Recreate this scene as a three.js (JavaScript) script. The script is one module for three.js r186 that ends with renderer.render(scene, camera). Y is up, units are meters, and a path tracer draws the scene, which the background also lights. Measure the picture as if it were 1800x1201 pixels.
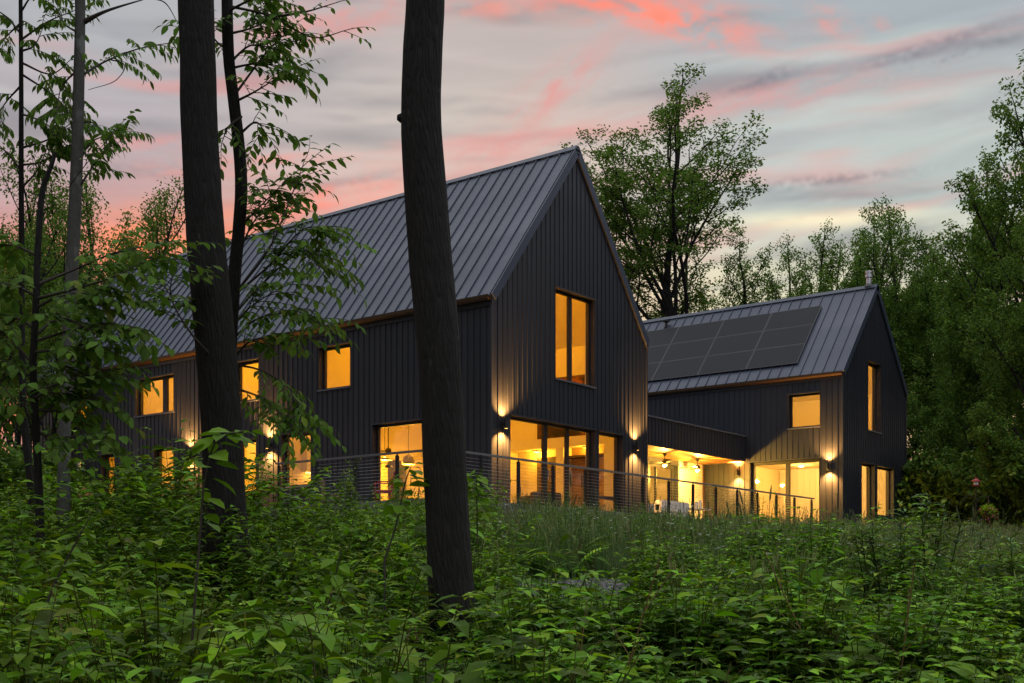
import * as THREE from 'three';
import { RectAreaLightUniformsLib } from 'three/addons/lights/RectAreaLightUniformsLib.js';
RectAreaLightUniformsLib.init();

/* ------------------------------------------------------------------ camera */
const scene = new THREE.Scene();
const FOCAL = 2082, CX = 900, HY = 1022;                    // focal length and horizon, in pixels of the 1800 x 1201 photograph
const YAW = Math.atan2(1615, 2082);
const FWD = new THREE.Vector3(Math.cos(YAW), 0, -Math.sin(YAW)), RGT = new THREE.Vector3(Math.sin(YAW), 0, Math.cos(YAW));
const CAM = new THREE.Vector3(-22.84, -1.75, 18.36);
const camera = new THREE.PerspectiveCamera(2 * Math.atan(600.5 / FOCAL) * 180 / Math.PI, 1800 / 1201, 0.1, 2000);
camera.position.copy(CAM);
camera.lookAt(CAM.clone().add(FWD));
camera.setViewOffset(1800, 1201, 0, 600.5 - HY, 1800, 1201);   // a shifted lens: upright verticals, horizon low in the frame

/* ------------------------------------------------------------------ numbers */
function rng(seed) { let a = seed >>> 0; return () => { a = (a + 0x6D2B79F5) >>> 0; let t = Math.imul(a ^ (a >>> 15), 1 | a); t = (t + Math.imul(t ^ (t >>> 7), 61 | t)) ^ t; return ((t ^ (t >>> 14)) >>> 0) / 4294967296; }; }
const lerp = (a, b, t) => a + (b - a) * t, clamp = (x, a = 0, b = 1) => Math.min(b, Math.max(a, x));
const smooth = (a, b, x) => { const t = clamp((x - a) / (b - a)); return t * t * (3 - 2 * t); };
function hash2(ix, iy) { let h = Math.imul(ix, 374761393) + Math.imul(iy, 668265263) | 0; h = Math.imul(h ^ (h >>> 13), 1274126177); return ((h ^ (h >>> 16)) >>> 0) / 4294967296; }
function noise2(x, y) { const ix = Math.floor(x), iy = Math.floor(y), fx = x - ix, fy = y - iy, u = fx * fx * (3 - 2 * fx), v = fy * fy * (3 - 2 * fy); return lerp(lerp(hash2(ix, iy), hash2(ix + 1, iy), u), lerp(hash2(ix, iy + 1), hash2(ix + 1, iy + 1), u), v); }
function fbm(x, y, n = 4) { let s = 0, a = 0.5, t = 0; for (let i = 0; i < n; i++) { s += a * noise2(x, y); t += a; a *= 0.5; x = x * 2.03 + 17.3; y = y * 2.03 + 9.1; } return s / t; }
const toLin = (c) => (c <= 0.04045 ? c / 12.92 : ((c + 0.055) / 1.055) ** 2.4);
const srgb = (r, g, b) => [toLin(r / 255), toLin(g / 255), toLin(b / 255)];
const V = (x, y, z) => new THREE.Vector3(x, y, z);
/* a pixel of the photograph and a depth along the view axis give a point */
const at = (px, py, t) => CAM.clone().addScaledVector(FWD, t).addScaledVector(RGT, (px - CX) / FOCAL * t).add(V(0, (HY - py) / FOCAL * t, 0));

/* ------------------------------------------------------------------ sky: dusk cloud streaks, computed for every direction */
function makeSky() {
  const W = 3072, H = 1536, data = new Float32Array(W * H * 4);
  const rows = [24, 20.5, 17, 14, 11, 7, 3, 0];             // elevations of the colour table, degrees
  const L = [[172, 174, 178], [178, 170, 174], [190, 162, 163], [222, 140, 128], [255, 134, 98], [244, 144, 104], [226, 160, 124], [200, 150, 124]].map((c) => srgb(...c).map((x) => x * 0.89));
  const M = [[190, 178, 174], [206, 194, 184], [232, 190, 172], [236, 200, 168], [238, 204, 164], [236, 196, 150], [232, 184, 138], [205, 165, 130]].map((c) => srgb(...c).map((x) => x * 0.89));
  const R = [[164, 173, 178], [176, 180, 180], [184, 194, 190], [224, 220, 192], [226, 208, 168], [238, 200, 150], [232, 184, 140], [205, 165, 130]].map((c) => srgb(...c).map((x) => x * 0.89));
  const Z = [1.38, 1.42, 1.5], B = srgb(168, 174, 188), BH = srgb(190, 170, 160);   // overhead sky raised far above the brightness in view, to light the foliage
  const table = (T, e) => { if (e >= rows[0]) return T[0]; for (let i = 1; i < rows.length; i++) if (e >= rows[i]) { const t = (e - rows[i]) / (rows[i - 1] - rows[i]), s = t * t * (3 - 2 * t); return [0, 1, 2].map((k) => lerp(T[i][k], T[i - 1][k], s)); } return T[rows.length - 1]; };
  const pink = srgb(246, 134, 112), rose = srgb(214, 144, 138), slate = srgb(106, 106, 118), slate2 = srgb(126, 126, 132), pale = srgb(188, 197, 192), butter = srgb(240, 230, 192);
  const mixc = (c, d, k) => { k = clamp(k); c[0] = lerp(c[0], d[0], k); c[1] = lerp(c[1], d[1], k); c[2] = lerp(c[2], d[2], k); };
  // a long soft cloud: centre, half sizes and tilt, its rim broken up by noise
  const streak = (x, y, cx, cy, rx, ry, deg, rough = 0.5, fx = 60, fy = 14, seed = 0) => {
    const a = deg * Math.PI / 180, dx = x - cx, dy = y - cy, p = dx * Math.cos(a) - dy * Math.sin(a), q = dx * Math.sin(a) + dy * Math.cos(a);
    const d = (p / rx) ** 2 + (q / ry) ** 2;
    if (d > 6) return 0;
    const w = fbm(p / fx + seed, q / fy + seed * 3, 4), v = fbm(p / fx * 2.7 + seed * 5, (q + p * 0.06) / fy * 3.4 + seed, 3);
    return Math.exp(-d) * lerp(1, clamp((w * 0.62 + v * 0.38 - 0.36) * 4.2), Math.min(1, rough + 0.25));
  };
  for (let j = 0; j < H; j++) {
    const el = ((j + 0.5) / H - 0.5) * Math.PI, e = el * 180 / Math.PI;
    for (let i = 0; i < W; i++) {
      const o = (j * W + i) * 4; data[o + 3] = 1;
      const th = ((i + 0.5) / W - 0.5) * 2 * Math.PI, dx = Math.cos(th) * Math.cos(el), dz = Math.sin(th) * Math.cos(el);
      const f = dx * FWD.x + dz * FWD.z, r = dx * RGT.x + dz * RGT.z, az = Math.atan2(r, f) * 180 / Math.PI;
      if (e < -1) { const c = srgb(120, 112, 100); data[o] = c[0]; data[o + 1] = c[1]; data[o + 2] = c[2]; continue; }
      // colour of the air
      const l = table(L, e), m = table(M, e), rr = table(R, e);
      let c;
      if (az < 0) { const t = smooth(-19, 0, az); c = [0, 1, 2].map((k) => lerp(l[k], m[k], t)); } else { const t = smooth(1, 13, az); c = [0, 1, 2].map((k) => lerp(m[k], rr[k], t)); }
      const far = [0, 1, 2].map((k) => lerp(BH[k], B[k], smooth(0, 22, e)));
      const out = smooth(34, 95, Math.abs(az + 4)); mixc(c, far, out);
      mixc(c, Z, smooth(25, 62, e));
      // broad streaks, everywhere: drawn out along the wind
      const wob = (fbm(az / 9 + 5, e / 3 + 2, 3) - 0.5) * 3.4, sx = az / 6, sy = (e + wob * 0.55 - az * 0.05) / 1.15;
      const n1 = fbm(sx * 0.55 + 31, sy * 0.95 + 4, 5), n2 = fbm(sx * 0.4 + 71, sy * 0.7 + 44, 4), n3 = fbm(sx * 1.6 + 7, sy * 3.1 + 12, 4);
      mixc(c, slate2, smooth(0.47, 0.75, n1) * 0.6);
      mixc(c, pale, smooth(0.54, 0.8, n2) * 0.6 * smooth(10, 18, e));
      mixc(c, rose, smooth(0.56, 0.78, fbm(sx * 0.4 + 11, sy * 0.9 + 91, 5)) * 0.5 * (1 - 0.6 * out));
      const thin = fbm(sx * 0.9 + 3, sy * 6.5 + 70, 4), grain = 1 + (n3 - 0.5) * 0.14 + (thin - 0.5) * 0.16 * smooth(0.4, 0.6, n2 + 0.1); c[0] *= grain; c[1] *= grain; c[2] *= grain;
      // the clouds one can tell apart
      if (f > 0.55) {
        const x = CX + FOCAL * r / f, y = HY - FOCAL * Math.tan(el) * Math.cos(el) / f * 1;
        const S = (...a) => streak(x, y, ...a);
        mixc(c, pink, 0.9 * S(1110, 14, 190, 36, -10, 0.7, 60, 20, 1));
        mixc(c, pink, 1.1 * S(1190, 36, 120, 30, -16, 0.75, 40, 16, 2));
        mixc(c, pink, 0.5 * S(860, 12, 120, 20, -4, 0.7, 60, 16, 3));
        mixc(c, rose, 0.85 * S(560, 40, 170, 40, 12, 0.6, 60, 24, 4));
        mixc(c, rose, 0.75 * S(960, 170, 150, 32, 38, 0.6, 70, 22, 5));
        mixc(c, rose, 0.6 * S(870, 270, 190, 34, 16, 0.5, 80, 20, 6));
        mixc(c, rose, 0.6 * S(1330, 175, 240, 34, 12, 0.6, 90, 20, 7));
        mixc(c, pink, 0.5 * S(1460, 38, 44, 22, -30, 0.7, 30, 14, 8));
        mixc(c, pink, 0.5 * S(1550, 42, 16, 9, -20, 0.6, 16, 10, 9));
        mixc(c, pink, 0.6 * S(430, 290, 160, 20, 3, 0.7, 60, 10, 10));
        mixc(c, rose, 0.7 * S(250, 250, 120, 15, 2, 0.7, 60, 10, 11));
        mixc(c, pink, 0.8 * S(560, 350, 150, 30, 14, 0.5, 60, 14, 12));
        mixc(c, slate2, 0.45 * S(620, 320, 170, 16, 8, 0.6, 80, 10, 13));
        mixc(c, slate2, 0.5 * S(240, 300, 150, 18, 2, 0.5, 80, 10, 14));
        mixc(c, slate, 0.6 * S(1345, 140, 90, 14, 18, 0.75, 60, 8, 15));
        mixc(c, slate, 0.62 * S(1640, 80, 170, 13, 17, 0.75, 80, 8, 16));
        mixc(c, slate, 0.45 * S(1690, 95, 150, 9, 19, 0.75, 80, 6, 17));
        mixc(c, slate2, 0.6 * S(1480, 345, 260, 22, 3, 0.4, 120, 12, 18));
        mixc(c, butter, 0.85 * S(1450, 385, 210, 17, 2, 0.2, 120, 12, 19));
        mixc(c, slate, 0.7 * S(1440, 318, 150, 9, 6, 0.9, 18, 6, 20));
        mixc(c, slate, 0.75 * S(1545, 412, 110, 16, 8, 0.55, 80, 8, 21));
        mixc(c, slate2, 0.7 * S(1400, 442, 130, 13, 6, 0.5, 80, 8, 22));
        mixc(c, srgb(255, 140, 84), 0.95 * S(300, 430, 170, 70, 0, 0.3, 90, 30, 23));
      }
      data[o] = c[0]; data[o + 1] = c[1]; data[o + 2] = c[2];
    }
  }
  const t = new THREE.DataTexture(data, W, H, THREE.RGBAFormat, THREE.FloatType);
  t.mapping = THREE.EquirectangularReflectionMapping; t.magFilter = THREE.LinearFilter; t.needsUpdate = true;
  return t;
}
scene.background = makeSky();
scene.environment = scene.background;

/* ------------------------------------------------------------------ the last of the sun, low behind the house */
const sun = new THREE.DirectionalLight(new THREE.Color(1, 0.62, 0.45), 0.25);
{
  const d = at(270, 760, 10).sub(CAM).normalize();
  sun.position.copy(d.multiplyScalar(150)); sun.target.position.set(0, 0, 0);
  sun.castShadow = true; sun.shadow.radius = 24; sun.shadow.mapSize.set(2048, 2048);
  Object.assign(sun.shadow.camera, { left: -60, right: 60, top: 60, bottom: -60, near: 1, far: 400 });
  scene.add(sun, sun.target);
}
const renderer = new THREE.WebGLRenderer({ antialias: true });
renderer.toneMapping = THREE.LinearToneMapping;
renderer.toneMappingExposure = 1.23;
renderer.shadowMap.enabled = true;
const WARM = new THREE.Color(1, 0.48, 0.03), WARM_PORCH = new THREE.Color(1, 0.54, 0.08);

/* ------------------------------------------------------------------ geometry collector */
class MB {
  constructor() { this.p = []; this.n = []; this.u = []; this.c = []; this.col = [1, 1, 1]; }
  vert(p, n, u, v) { this.p.push(p.x, p.y, p.z); this.n.push(n.x, n.y, n.z); this.u.push(u, v); this.c.push(this.col[0], this.col[1], this.col[2]); }
  tri(a, b, c) { const n = b.clone().sub(a).cross(c.clone().sub(a)).normalize(); this.vert(a, n, 0, 0); this.vert(b, n, 1, 0); this.vert(c, n, 0, 1); return this; }
  quad(a, b, c, d) {                                        // uv in metres along the first two edges
    const n = b.clone().sub(a).cross(d.clone().sub(a)).normalize(), w = a.distanceTo(b), h = a.distanceTo(d);
    this.vert(a, n, 0, 0); this.vert(b, n, w, 0); this.vert(c, n, w, h); this.vert(a, n, 0, 0); this.vert(c, n, w, h); this.vert(d, n, 0, h); return this;
  }
  box(x0, x1, y0, y1, z0, z1) {
    const P = (i, j, k) => V(i ? x1 : x0, j ? y1 : y0, k ? z1 : z0);
    this.quad(P(0, 0, 1), P(1, 0, 1), P(1, 1, 1), P(0, 1, 1)); this.quad(P(1, 0, 0), P(0, 0, 0), P(0, 1, 0), P(1, 1, 0));
    this.quad(P(0, 0, 0), P(0, 0, 1), P(0, 1, 1), P(0, 1, 0)); this.quad(P(1, 0, 1), P(1, 0, 0), P(1, 1, 0), P(1, 1, 1));
    this.quad(P(0, 1, 1), P(1, 1, 1), P(1, 1, 0), P(0, 1, 0)); this.quad(P(0, 0, 0), P(1, 0, 0), P(1, 0, 1), P(0, 0, 1)); return this;
  }
  bar(a, b, w, h = w, up = V(0, 1, 0)) {                    // a box from a to b
    const d = b.clone().sub(a), l = d.length(); d.normalize(); const s = d.clone().cross(up).normalize().multiplyScalar(w / 2), t = s.clone().cross(d).normalize().multiplyScalar(h / 2);
    const q = (o, i, j) => o.clone().addScaledVector(s, i).addScaledVector(t, j), A = [q(a, -1, -1), q(a, 1, -1), q(a, 1, 1), q(a, -1, 1)], B = [q(b, -1, -1), q(b, 1, -1), q(b, 1, 1), q(b, -1, 1)];
    for (let i = 0; i < 4; i++) this.quad(A[i], A[(i + 1) % 4], B[(i + 1) % 4], B[i]); this.quad(A[3], A[2], A[1], A[0]); this.quad(...B); return this;
  }
  tube(pts, rad, seg = 8, bump = null, caps = true) {       // a tapering limb through the points; bump(angle, metres) adds to its radius
    const n = pts.length, rings = []; let side = null, run = 0;
    for (let i = 0; i < n; i++) {
      const t = (i === 0 ? pts[1].clone().sub(pts[0]) : i === n - 1 ? pts[n - 1].clone().sub(pts[n - 2]) : pts[i + 1].clone().sub(pts[i - 1])).normalize();
      if (!side) side = (Math.abs(t.y) > 0.9 ? V(1, 0, 0) : V(0, 1, 0)).cross(t).normalize(); else side = side.clone().addScaledVector(t, -side.dot(t)).normalize();
      const s2 = t.clone().cross(side); if (i) run += pts[i].distanceTo(pts[i - 1]);
      const r = Array.isArray(rad) ? rad[i] : rad, ring = [];
      for (let k = 0; k <= seg; k++) { const a = k / seg * Math.PI * 2, dir = side.clone().multiplyScalar(Math.cos(a)).addScaledVector(s2, Math.sin(a)), rr = r + (bump ? bump(k === seg ? 0 : a, run) : 0); ring.push({ p: pts[i].clone().addScaledVector(dir, rr), n: dir, u: a * r, v: run }); }
      rings.push(ring);
    }
    const put = (x) => this.vert(x.p, x.n, x.u, x.v);
    for (let i = 0; i < n - 1; i++) for (let k = 0; k < seg; k++) { const a = rings[i][k], b = rings[i][k + 1], c = rings[i + 1][k + 1], d = rings[i + 1][k]; put(a); put(b); put(c); put(a); put(c); put(d); }
    if (caps) for (const [ring, c, s] of [[rings[0], pts[0], 1], [rings[n - 1], pts[n - 1], -1]]) for (let k = 0; k < seg; k++) s > 0 ? this.tri(c, ring[k + 1].p, ring[k].p) : this.tri(c, ring[k].p, ring[k + 1].p);
    return this;
  }
  lathe(c, prof, seg = 20) {                                // prof: [radius, height] pairs, about an upright axis at c
    const q = (r, y, a) => V(c.x + r * Math.cos(a), c.y + y, c.z - r * Math.sin(a));
    for (let i = 0; i < prof.length - 1; i++) { const [r0, y0] = prof[i], [r1, y1] = prof[i + 1], nx = y1 - y0, ny = r0 - r1;
      for (let k = 0; k < seg; k++) { const a = k / seg * Math.PI * 2, b = (k + 1) / seg * Math.PI * 2, na = V(nx * Math.cos(a), ny, -nx * Math.sin(a)).normalize(), nb = V(nx * Math.cos(b), ny, -nx * Math.sin(b)).normalize();
        const P = [[q(r0, y0, a), na], [q(r0, y0, b), nb], [q(r1, y1, b), nb], [q(r0, y0, a), na], [q(r1, y1, b), nb], [q(r1, y1, a), na]]; for (const [p, n] of P) this.vert(p, n, a * Math.max(r0, r1), y0); } }
    return this;
  }
  leaf(p, dir, nor, len, wid, fold = 0.25, droop = 0.25, fine = 2) {   // a pointed leaf blade folded along its midrib and bent down towards its tip
    const d = dir.clone().normalize(), s = d.clone().cross(nor).normalize(), n = s.clone().cross(d).normalize();
    const mid = (t) => p.clone().addScaledVector(d, t * len).addScaledVector(n, -droop * len * t * t), W = fine > 2 ? [0.55, 1, 0.72] : [0.85, 0.8], T = fine > 2 ? [0.14, 0.42, 0.74] : [0.25, 0.62];
    const rows = T.map((t, i) => { const m = mid(t), w = W[i] * wid / 2; return [m.clone().addScaledVector(s, -w).addScaledVector(n, fold * w), m, m.clone().addScaledVector(s, w).addScaledVector(n, fold * w)]; });
    const b = p.clone(), tip = mid(1), k = rows.length;
    this.tri(b, rows[0][1], rows[0][0]); this.tri(b, rows[0][2], rows[0][1]);
    for (let i = 0; i < k - 1; i++) for (let q = 0; q < 2; q++) { const A = rows[i][q], B = rows[i][q + 1], C = rows[i + 1][q + 1], D = rows[i + 1][q]; this.tri(A, B, C); this.tri(A, C, D); }
    this.tri(rows[k - 1][0], rows[k - 1][1], tip); this.tri(rows[k - 1][1], rows[k - 1][2], tip); return this;
  }
  fleck(p, dir, nor, len, wid) {                            // a small far leaf: two triangles with a crease
    const d = dir.clone().normalize(), s = d.clone().cross(nor).normalize(), m = p.clone().addScaledVector(d, len * 0.45).addScaledVector(nor, -len * 0.08), t = p.clone().addScaledVector(d, len);
    this.tri(p, m.clone().addScaledVector(s, wid / 2), t); this.tri(p, t, m.clone().addScaledVector(s, -wid / 2)); return this;
  }
  get empty() { return !this.p.length; }
  geo(matrix) {
    const g = new THREE.BufferGeometry(); g.setAttribute('position', new THREE.Float32BufferAttribute(this.p, 3)); g.setAttribute('normal', new THREE.Float32BufferAttribute(this.n, 3)); g.setAttribute('uv', new THREE.Float32BufferAttribute(this.u, 2)); g.setAttribute('color', new THREE.Float32BufferAttribute(this.c, 3));
    if (matrix) g.applyMatrix4(matrix); return g;
  }
  build(name, mat, parent, matrix) { return part(name, this.geo(matrix), mat, parent); }
}
const taken = new Map();
function numbered(n) { const k = taken.get(n) ?? 0; taken.set(n, k + 1); return k ? n + '_' + String(k).padStart(3, '0') : n; }
function part(name, geo, mat, parent) { const m = new THREE.Mesh(geo, mat); m.name = parent === scene ? numbered(name) : name; m.castShadow = m.receiveShadow = true; parent.add(m); return m; }
function thing(name, label, category, pos = [0, 0, 0], group, turn = 0) {
  const o = new THREE.Group(); o.name = numbered(name); o.position.set(...pos); o.rotation.y = turn; o.userData = { label, category }; if (group) o.userData.group = group; scene.add(o); return o;
}
function tag(o, label, category, group) { o.userData.label = label; o.userData.category = category; if (group) o.userData.group = group; return o; }
function copyOf(src, pos, turn, scale, label) { const o = src.clone(); o.userData = { ...src.userData }; o.name = numbered(src.name.replace(/_\d{3}$/, '')); o.position.set(...pos); o.rotation.y = turn; o.scale.setScalar(scale); if (label) o.userData.label = label; scene.add(o); return o; }

/* ------------------------------------------------------------------ materials */
function tex(w, h, fn, color = true, rep = [1, 1]) {
  const d = new Uint8Array(w * h * 4);
  for (let y = 0; y < h; y++) for (let x = 0; x < w; x++) { const c = fn(x / w, y / h, x, y), o = (y * w + x) * 4; d[o] = clamp(c[0], 0, 255); d[o + 1] = clamp(c[1], 0, 255); d[o + 2] = clamp(c[2], 0, 255); d[o + 3] = 255; }
  const t = new THREE.DataTexture(d, w, h); t.wrapS = t.wrapT = THREE.RepeatWrapping; t.magFilter = THREE.LinearFilter; t.repeat.set(...rep); if (color) t.colorSpace = THREE.SRGBColorSpace; t.needsUpdate = true; return t;
}
const wrapN = (u, v, fx, fy, n, s) => { // tiling noise
  const a = fbm(u * fx + s, v * fy + s, n), b = fbm((u - 1) * fx + s, v * fy + s, n), c = fbm(u * fx + s, (v - 1) * fy + s, n), d = fbm((u - 1) * fx + s, (v - 1) * fy + s, n); return lerp(lerp(a, b, u), lerp(c, d, u), v);
};
const g3 = (x) => [x, x, x];
const std = (o) => new THREE.MeshStandardMaterial(o), lin = (r, g, b) => new THREE.Color(r, g, b);
// painted steel: faint unevenness of gloss and flatness
const steelBump = tex(256, 256, (u, v) => g3(255 * wrapN(u, v, 5, 3, 3, 3)), false, [0.8, 0.35]);
const steelRough = tex(256, 256, (u, v) => { const k = 105 + 70 * wrapN(u, v, 9, 6, 4, 21); return [k, k, k]; }, false, [0.5, 0.3]);
const steel = (c, r) => std({ color: lin(...c), roughness: r, metalness: 0.0, bumpMap: steelBump, bumpScale: 0.004, roughnessMap: steelRough });
const M = {
  wall: [steel([0.021, 0.024, 0.0335], 0.85), steel([0.0195, 0.0225, 0.0315], 0.85), steel([0.0225, 0.0255, 0.0355], 0.85)],
  roof: [steel([0.038, 0.050, 0.081], 0.8), steel([0.0355, 0.047, 0.076], 0.8), steel([0.0405, 0.053, 0.086], 0.8)],
  trim: steel([0.034, 0.037, 0.046], 0.75), trimLight: steel([0.11, 0.12, 0.15], 0.7), black: std({ color: lin(0.012, 0.012, 0.013), roughness: 0.5 }),
  frame: std({ color: lin(0.018, 0.018, 0.02), roughness: 0.45 }), gutter: std({ color: lin(0.085, 0.05, 0.025), roughness: 0.4, metalness: 0.4 }),
  glass: new THREE.MeshPhysicalMaterial({ color: 0xffffff, transmission: 1, thickness: 0, roughness: 0, ior: 1.5 }),
  plaster: std({ color: lin(0.76, 0.67, 0.47), roughness: 0.9 }), white: std({ color: lin(0.76, 0.69, 0.52), roughness: 0.6 }), floor: std({ color: lin(0.3, 0.2, 0.11), roughness: 0.5 }),
  rail: std({ color: lin(0.16, 0.16, 0.17), roughness: 0.6 }), cable: std({ color: lin(0.5, 0.5, 0.52), roughness: 0.3, metalness: 0.9 }), silver: std({ color: lin(0.55, 0.56, 0.58), roughness: 0.35, metalness: 0.9 }),
  solar: new THREE.MeshPhysicalMaterial({ color: lin(0.011, 0.012, 0.016), roughness: 0.6, specularIntensity: 0.45 }), solarEdge: std({ color: lin(0.085, 0.085, 0.092), roughness: 0.5 }),
  red: std({ color: lin(0.32, 0.015, 0.02), roughness: 0.5 }), leather: std({ color: lin(0.25, 0.09, 0.03), roughness: 0.5 }), cloth: std({ color: lin(0.62, 0.6, 0.56), roughness: 0.95 }), terracotta: std({ color: lin(0.35, 0.13, 0.07), roughness: 0.85 }),
  deckEdge: std({ color: lin(0.2, 0.2, 0.2), roughness: 0.9 }), fan: std({ color: lin(0.03, 0.025, 0.02), roughness: 0.5 }), darkwood: std({ color: lin(0.09, 0.05, 0.03), roughness: 0.6 }),
};
// pale knotty pine
const pine = tex(512, 256, (u, v) => { const g = wrapN(u, v, 5, 60, 4, 2), k = wrapN(u, v, 6, 9, 3, 40), kn = smooth(0.72, 0.82, k), t = 0.86 + 0.2 * (g - 0.5) - 0.3 * kn; return [214 * t, 172 * t, 118 * t]; }, true, [0.45, 1.1]);
M.pine = [0.78, 0.9, 1].map((k) => std({ color: lin(k, k, k), map: pine, roughness: 0.6 }));
M.ceilingWood = [0.82, 0.95, 0.9].map((k) => std({ color: lin(k * 0.9, k * 0.72, k * 0.5), map: pine, roughness: 0.55 }));
M.whiteBoard = [0.92, 0.97, 1].map((k) => std({ color: lin(0.7 * k, 0.67 * k, 0.6 * k), roughness: 0.7 }));
const glow = (c, k) => std({ color: lin(0.8, 0.75, 0.65), emissive: c, emissiveIntensity: k, roughness: 0.6 });
M.bulb = glow(WARM_PORCH, 9); M.softGlow = glow(WARM, 3.2);
// bark: upright broken ridges with lichen flecks
const barkH = (u, v) => { const q = u + 0.02 * (wrapN(u, v, 9, 6, 2, 6) - 0.5), a = 1 - Math.abs(2 * wrapN(q, v, 46, 9, 2, 4) - 1), b = 1 - Math.abs(2 * wrapN(q, v, 90, 22, 2, 9) - 1); return clamp(1.25 * (1 - a * a) + 0.15) * 0.65 + 0.35 * (1 - b * b * 0.8); };
const barkBump = tex(512, 1024, (u, v) => g3(255 * barkH(u, v)), false, [1.05, 0.55]);
const barkMap = tex(512, 1024, (u, v) => { const h = barkH(u, v), t = 0.5 + 0.6 * h + 0.22 * (wrapN(u, v, 4, 3, 4, 33) - 0.5), l = smooth(0.70, 0.78, wrapN(u, v, 16, 22, 4, 51)) * 0.8, m = smooth(0.58, 0.75, wrapN(u, v, 5, 4, 4, 77)) * 0.5; const c = [lerp(70 * t, 120, l), lerp(64 * t, 124, l), lerp(58 * t, 116, l)]; return [lerp(c[0], 44 * t, m), lerp(c[1], 50 * t, m), lerp(c[2], 28 * t, m)]; }, true, [1.05, 0.55]);
M.bark = std({ color: lin(0.24, 0.24, 0.25), map: barkMap, bumpMap: barkBump, bumpScale: 0.03, roughness: 0.95 });
const paleMap = tex(256, 512, (u, v) => { const a = wrapN(u, v, 7, 9, 4, 13), b = wrapN(u, v, 22, 60, 3, 29), l = smooth(0.56, 0.7, a), k = 62 + 34 * b + 30 * l; return [k, k * 1.01, k * lerp(0.97, 1.0, l)]; }, true, [1.4, 0.7]);
M.barkPale = std({ color: lin(1, 1, 1), map: paleMap, bumpMap: barkBump, bumpScale: 0.008, roughness: 0.9 });
M.twig = std({ color: lin(0.045, 0.036, 0.028), roughness: 0.9, vertexColors: true });
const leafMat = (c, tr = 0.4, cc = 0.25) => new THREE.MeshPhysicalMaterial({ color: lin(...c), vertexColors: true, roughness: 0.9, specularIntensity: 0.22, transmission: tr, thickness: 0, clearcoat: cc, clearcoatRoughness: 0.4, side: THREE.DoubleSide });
M.leaf = leafMat([0.182, 0.36, 0.008], 0.45, 0.08); M.leafTreeDim = M.leafWoodDim = leafMat([0.11, 0.21, 0.026], 0.42, 0.03)   // herbs and shrubs; tree leaves, their green darkened to paint in the backlit dimness
M.grass = leafMat([0.16, 0.26, 0.085], 0.35, 0);
M.soil = std({ color: lin(0.03, 0.026, 0.018), roughness: 1, vertexColors: true });
M.stone = std({ color: lin(0.17, 0.165, 0.165), roughness: 0.95 });

/* ------------------------------------------------------------------ ground: a terrace round the houses and a slope down to the camera */
function groundY(x, z) {
  const dx = Math.max(-5.6 - x, 0), dz = Math.max(z - 4.2, 0), d = Math.hypot(dx, dz), e = d < 3 ? d * d / 6 : d - 1.5;
  return -0.86 + 0.5 * smooth(1, 15, x) - 0.115 * Math.min(e, 34) + (fbm(x * 0.35 + 50, z * 0.35 + 50, 3) - 0.5) * 0.3 * smooth(0, 5, d) + (fbm(x * 0.05 + 9, z * 0.05 + 9, 2) - 0.5) * 1.2 * smooth(20, 60, d);
}
{
  const N = 150, co = (i) => { const t = (i / N) * 2 - 1; return Math.sign(t) * (Math.abs(t) * 22 + Math.abs(t) ** 5 * 480); };
  const p = [], n = [], c = [], u = [], idx = [];
  for (let j = 0; j <= N; j++) for (let i = 0; i <= N; i++) { const x = co(i) - 8, z = co(j) + 8; p.push(x, groundY(x, z), z); n.push(0, 1, 0); u.push(x, z); const k = 0.7 + 0.7 * fbm(x * 1.3, z * 1.3, 3); c.push(k, k * lerp(0.9, 1.3, fbm(x * 0.6 + 3, z * 0.6, 2)), k * 0.9); }
  for (let j = 0; j < N; j++) for (let i = 0; i < N; i++) { const a = j * (N + 1) + i, b = a + 1, d = a + N + 1, e = d + 1; idx.push(a, d, b, b, d, e); }
  const g = new THREE.BufferGeometry(); g.setAttribute('position', new THREE.Float32BufferAttribute(p, 3)); g.setAttribute('uv', new THREE.Float32BufferAttribute(u, 2)); g.setAttribute('color', new THREE.Float32BufferAttribute(c, 3)); g.setIndex(idx); g.computeVertexNormals();
  const m = part('ground', g, M.soil, scene); m.userData.kind = 'structure';
}

/* ------------------------------------------------------------------ house building kit: walls are drawn flat (u along, v up, n outwards) and stood up by a matrix */
const basis = (U, Vv, N, O) => new THREE.Matrix4().makeBasis(U, Vv, N).setPosition(O);
function pan(u0, u1, v0, top, base, ribH, ribW, minor) {     // one folded steel panel with its standing seam
  const P = [[u0, 0]];
  if (ribH) P.push([u0 + 0.001, ribH], [u0 + ribW, ribH], [u0 + ribW + 0.002, base]); else P.push([u0, base]);
  if (minor && u1 - u0 > 0.12) for (const k of minor) { const m = lerp(u0 + ribW, u1, k); P.push([m - 0.012, base], [m - 0.006, base + 0.003], [m + 0.006, base + 0.003], [m + 0.012, base]); }
  P.push([u1, base], [u1, 0]);
  const b = new MB();
  for (let i = 0; i < P.length - 1; i++) { const [ua, na] = P[i], [ub, nb] = P[i + 1]; b.quad(V(ua, v0, na), V(ub, v0, nb), V(ub, top(ub), nb), V(ua, top(ua), na)); }
  for (const [v, flip] of [[() => v0, 0], [top, 1]]) { const q = [V(u0, v(u0), 0), V(u1, v(u1), 0), V(u1, v(u1), base), V(u0, v(u0), base)]; flip ? b.quad(q[3], q[2], q[1], q[0]) : b.quad(...q); }
  return b;
}
let panSeed = 1;
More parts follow.
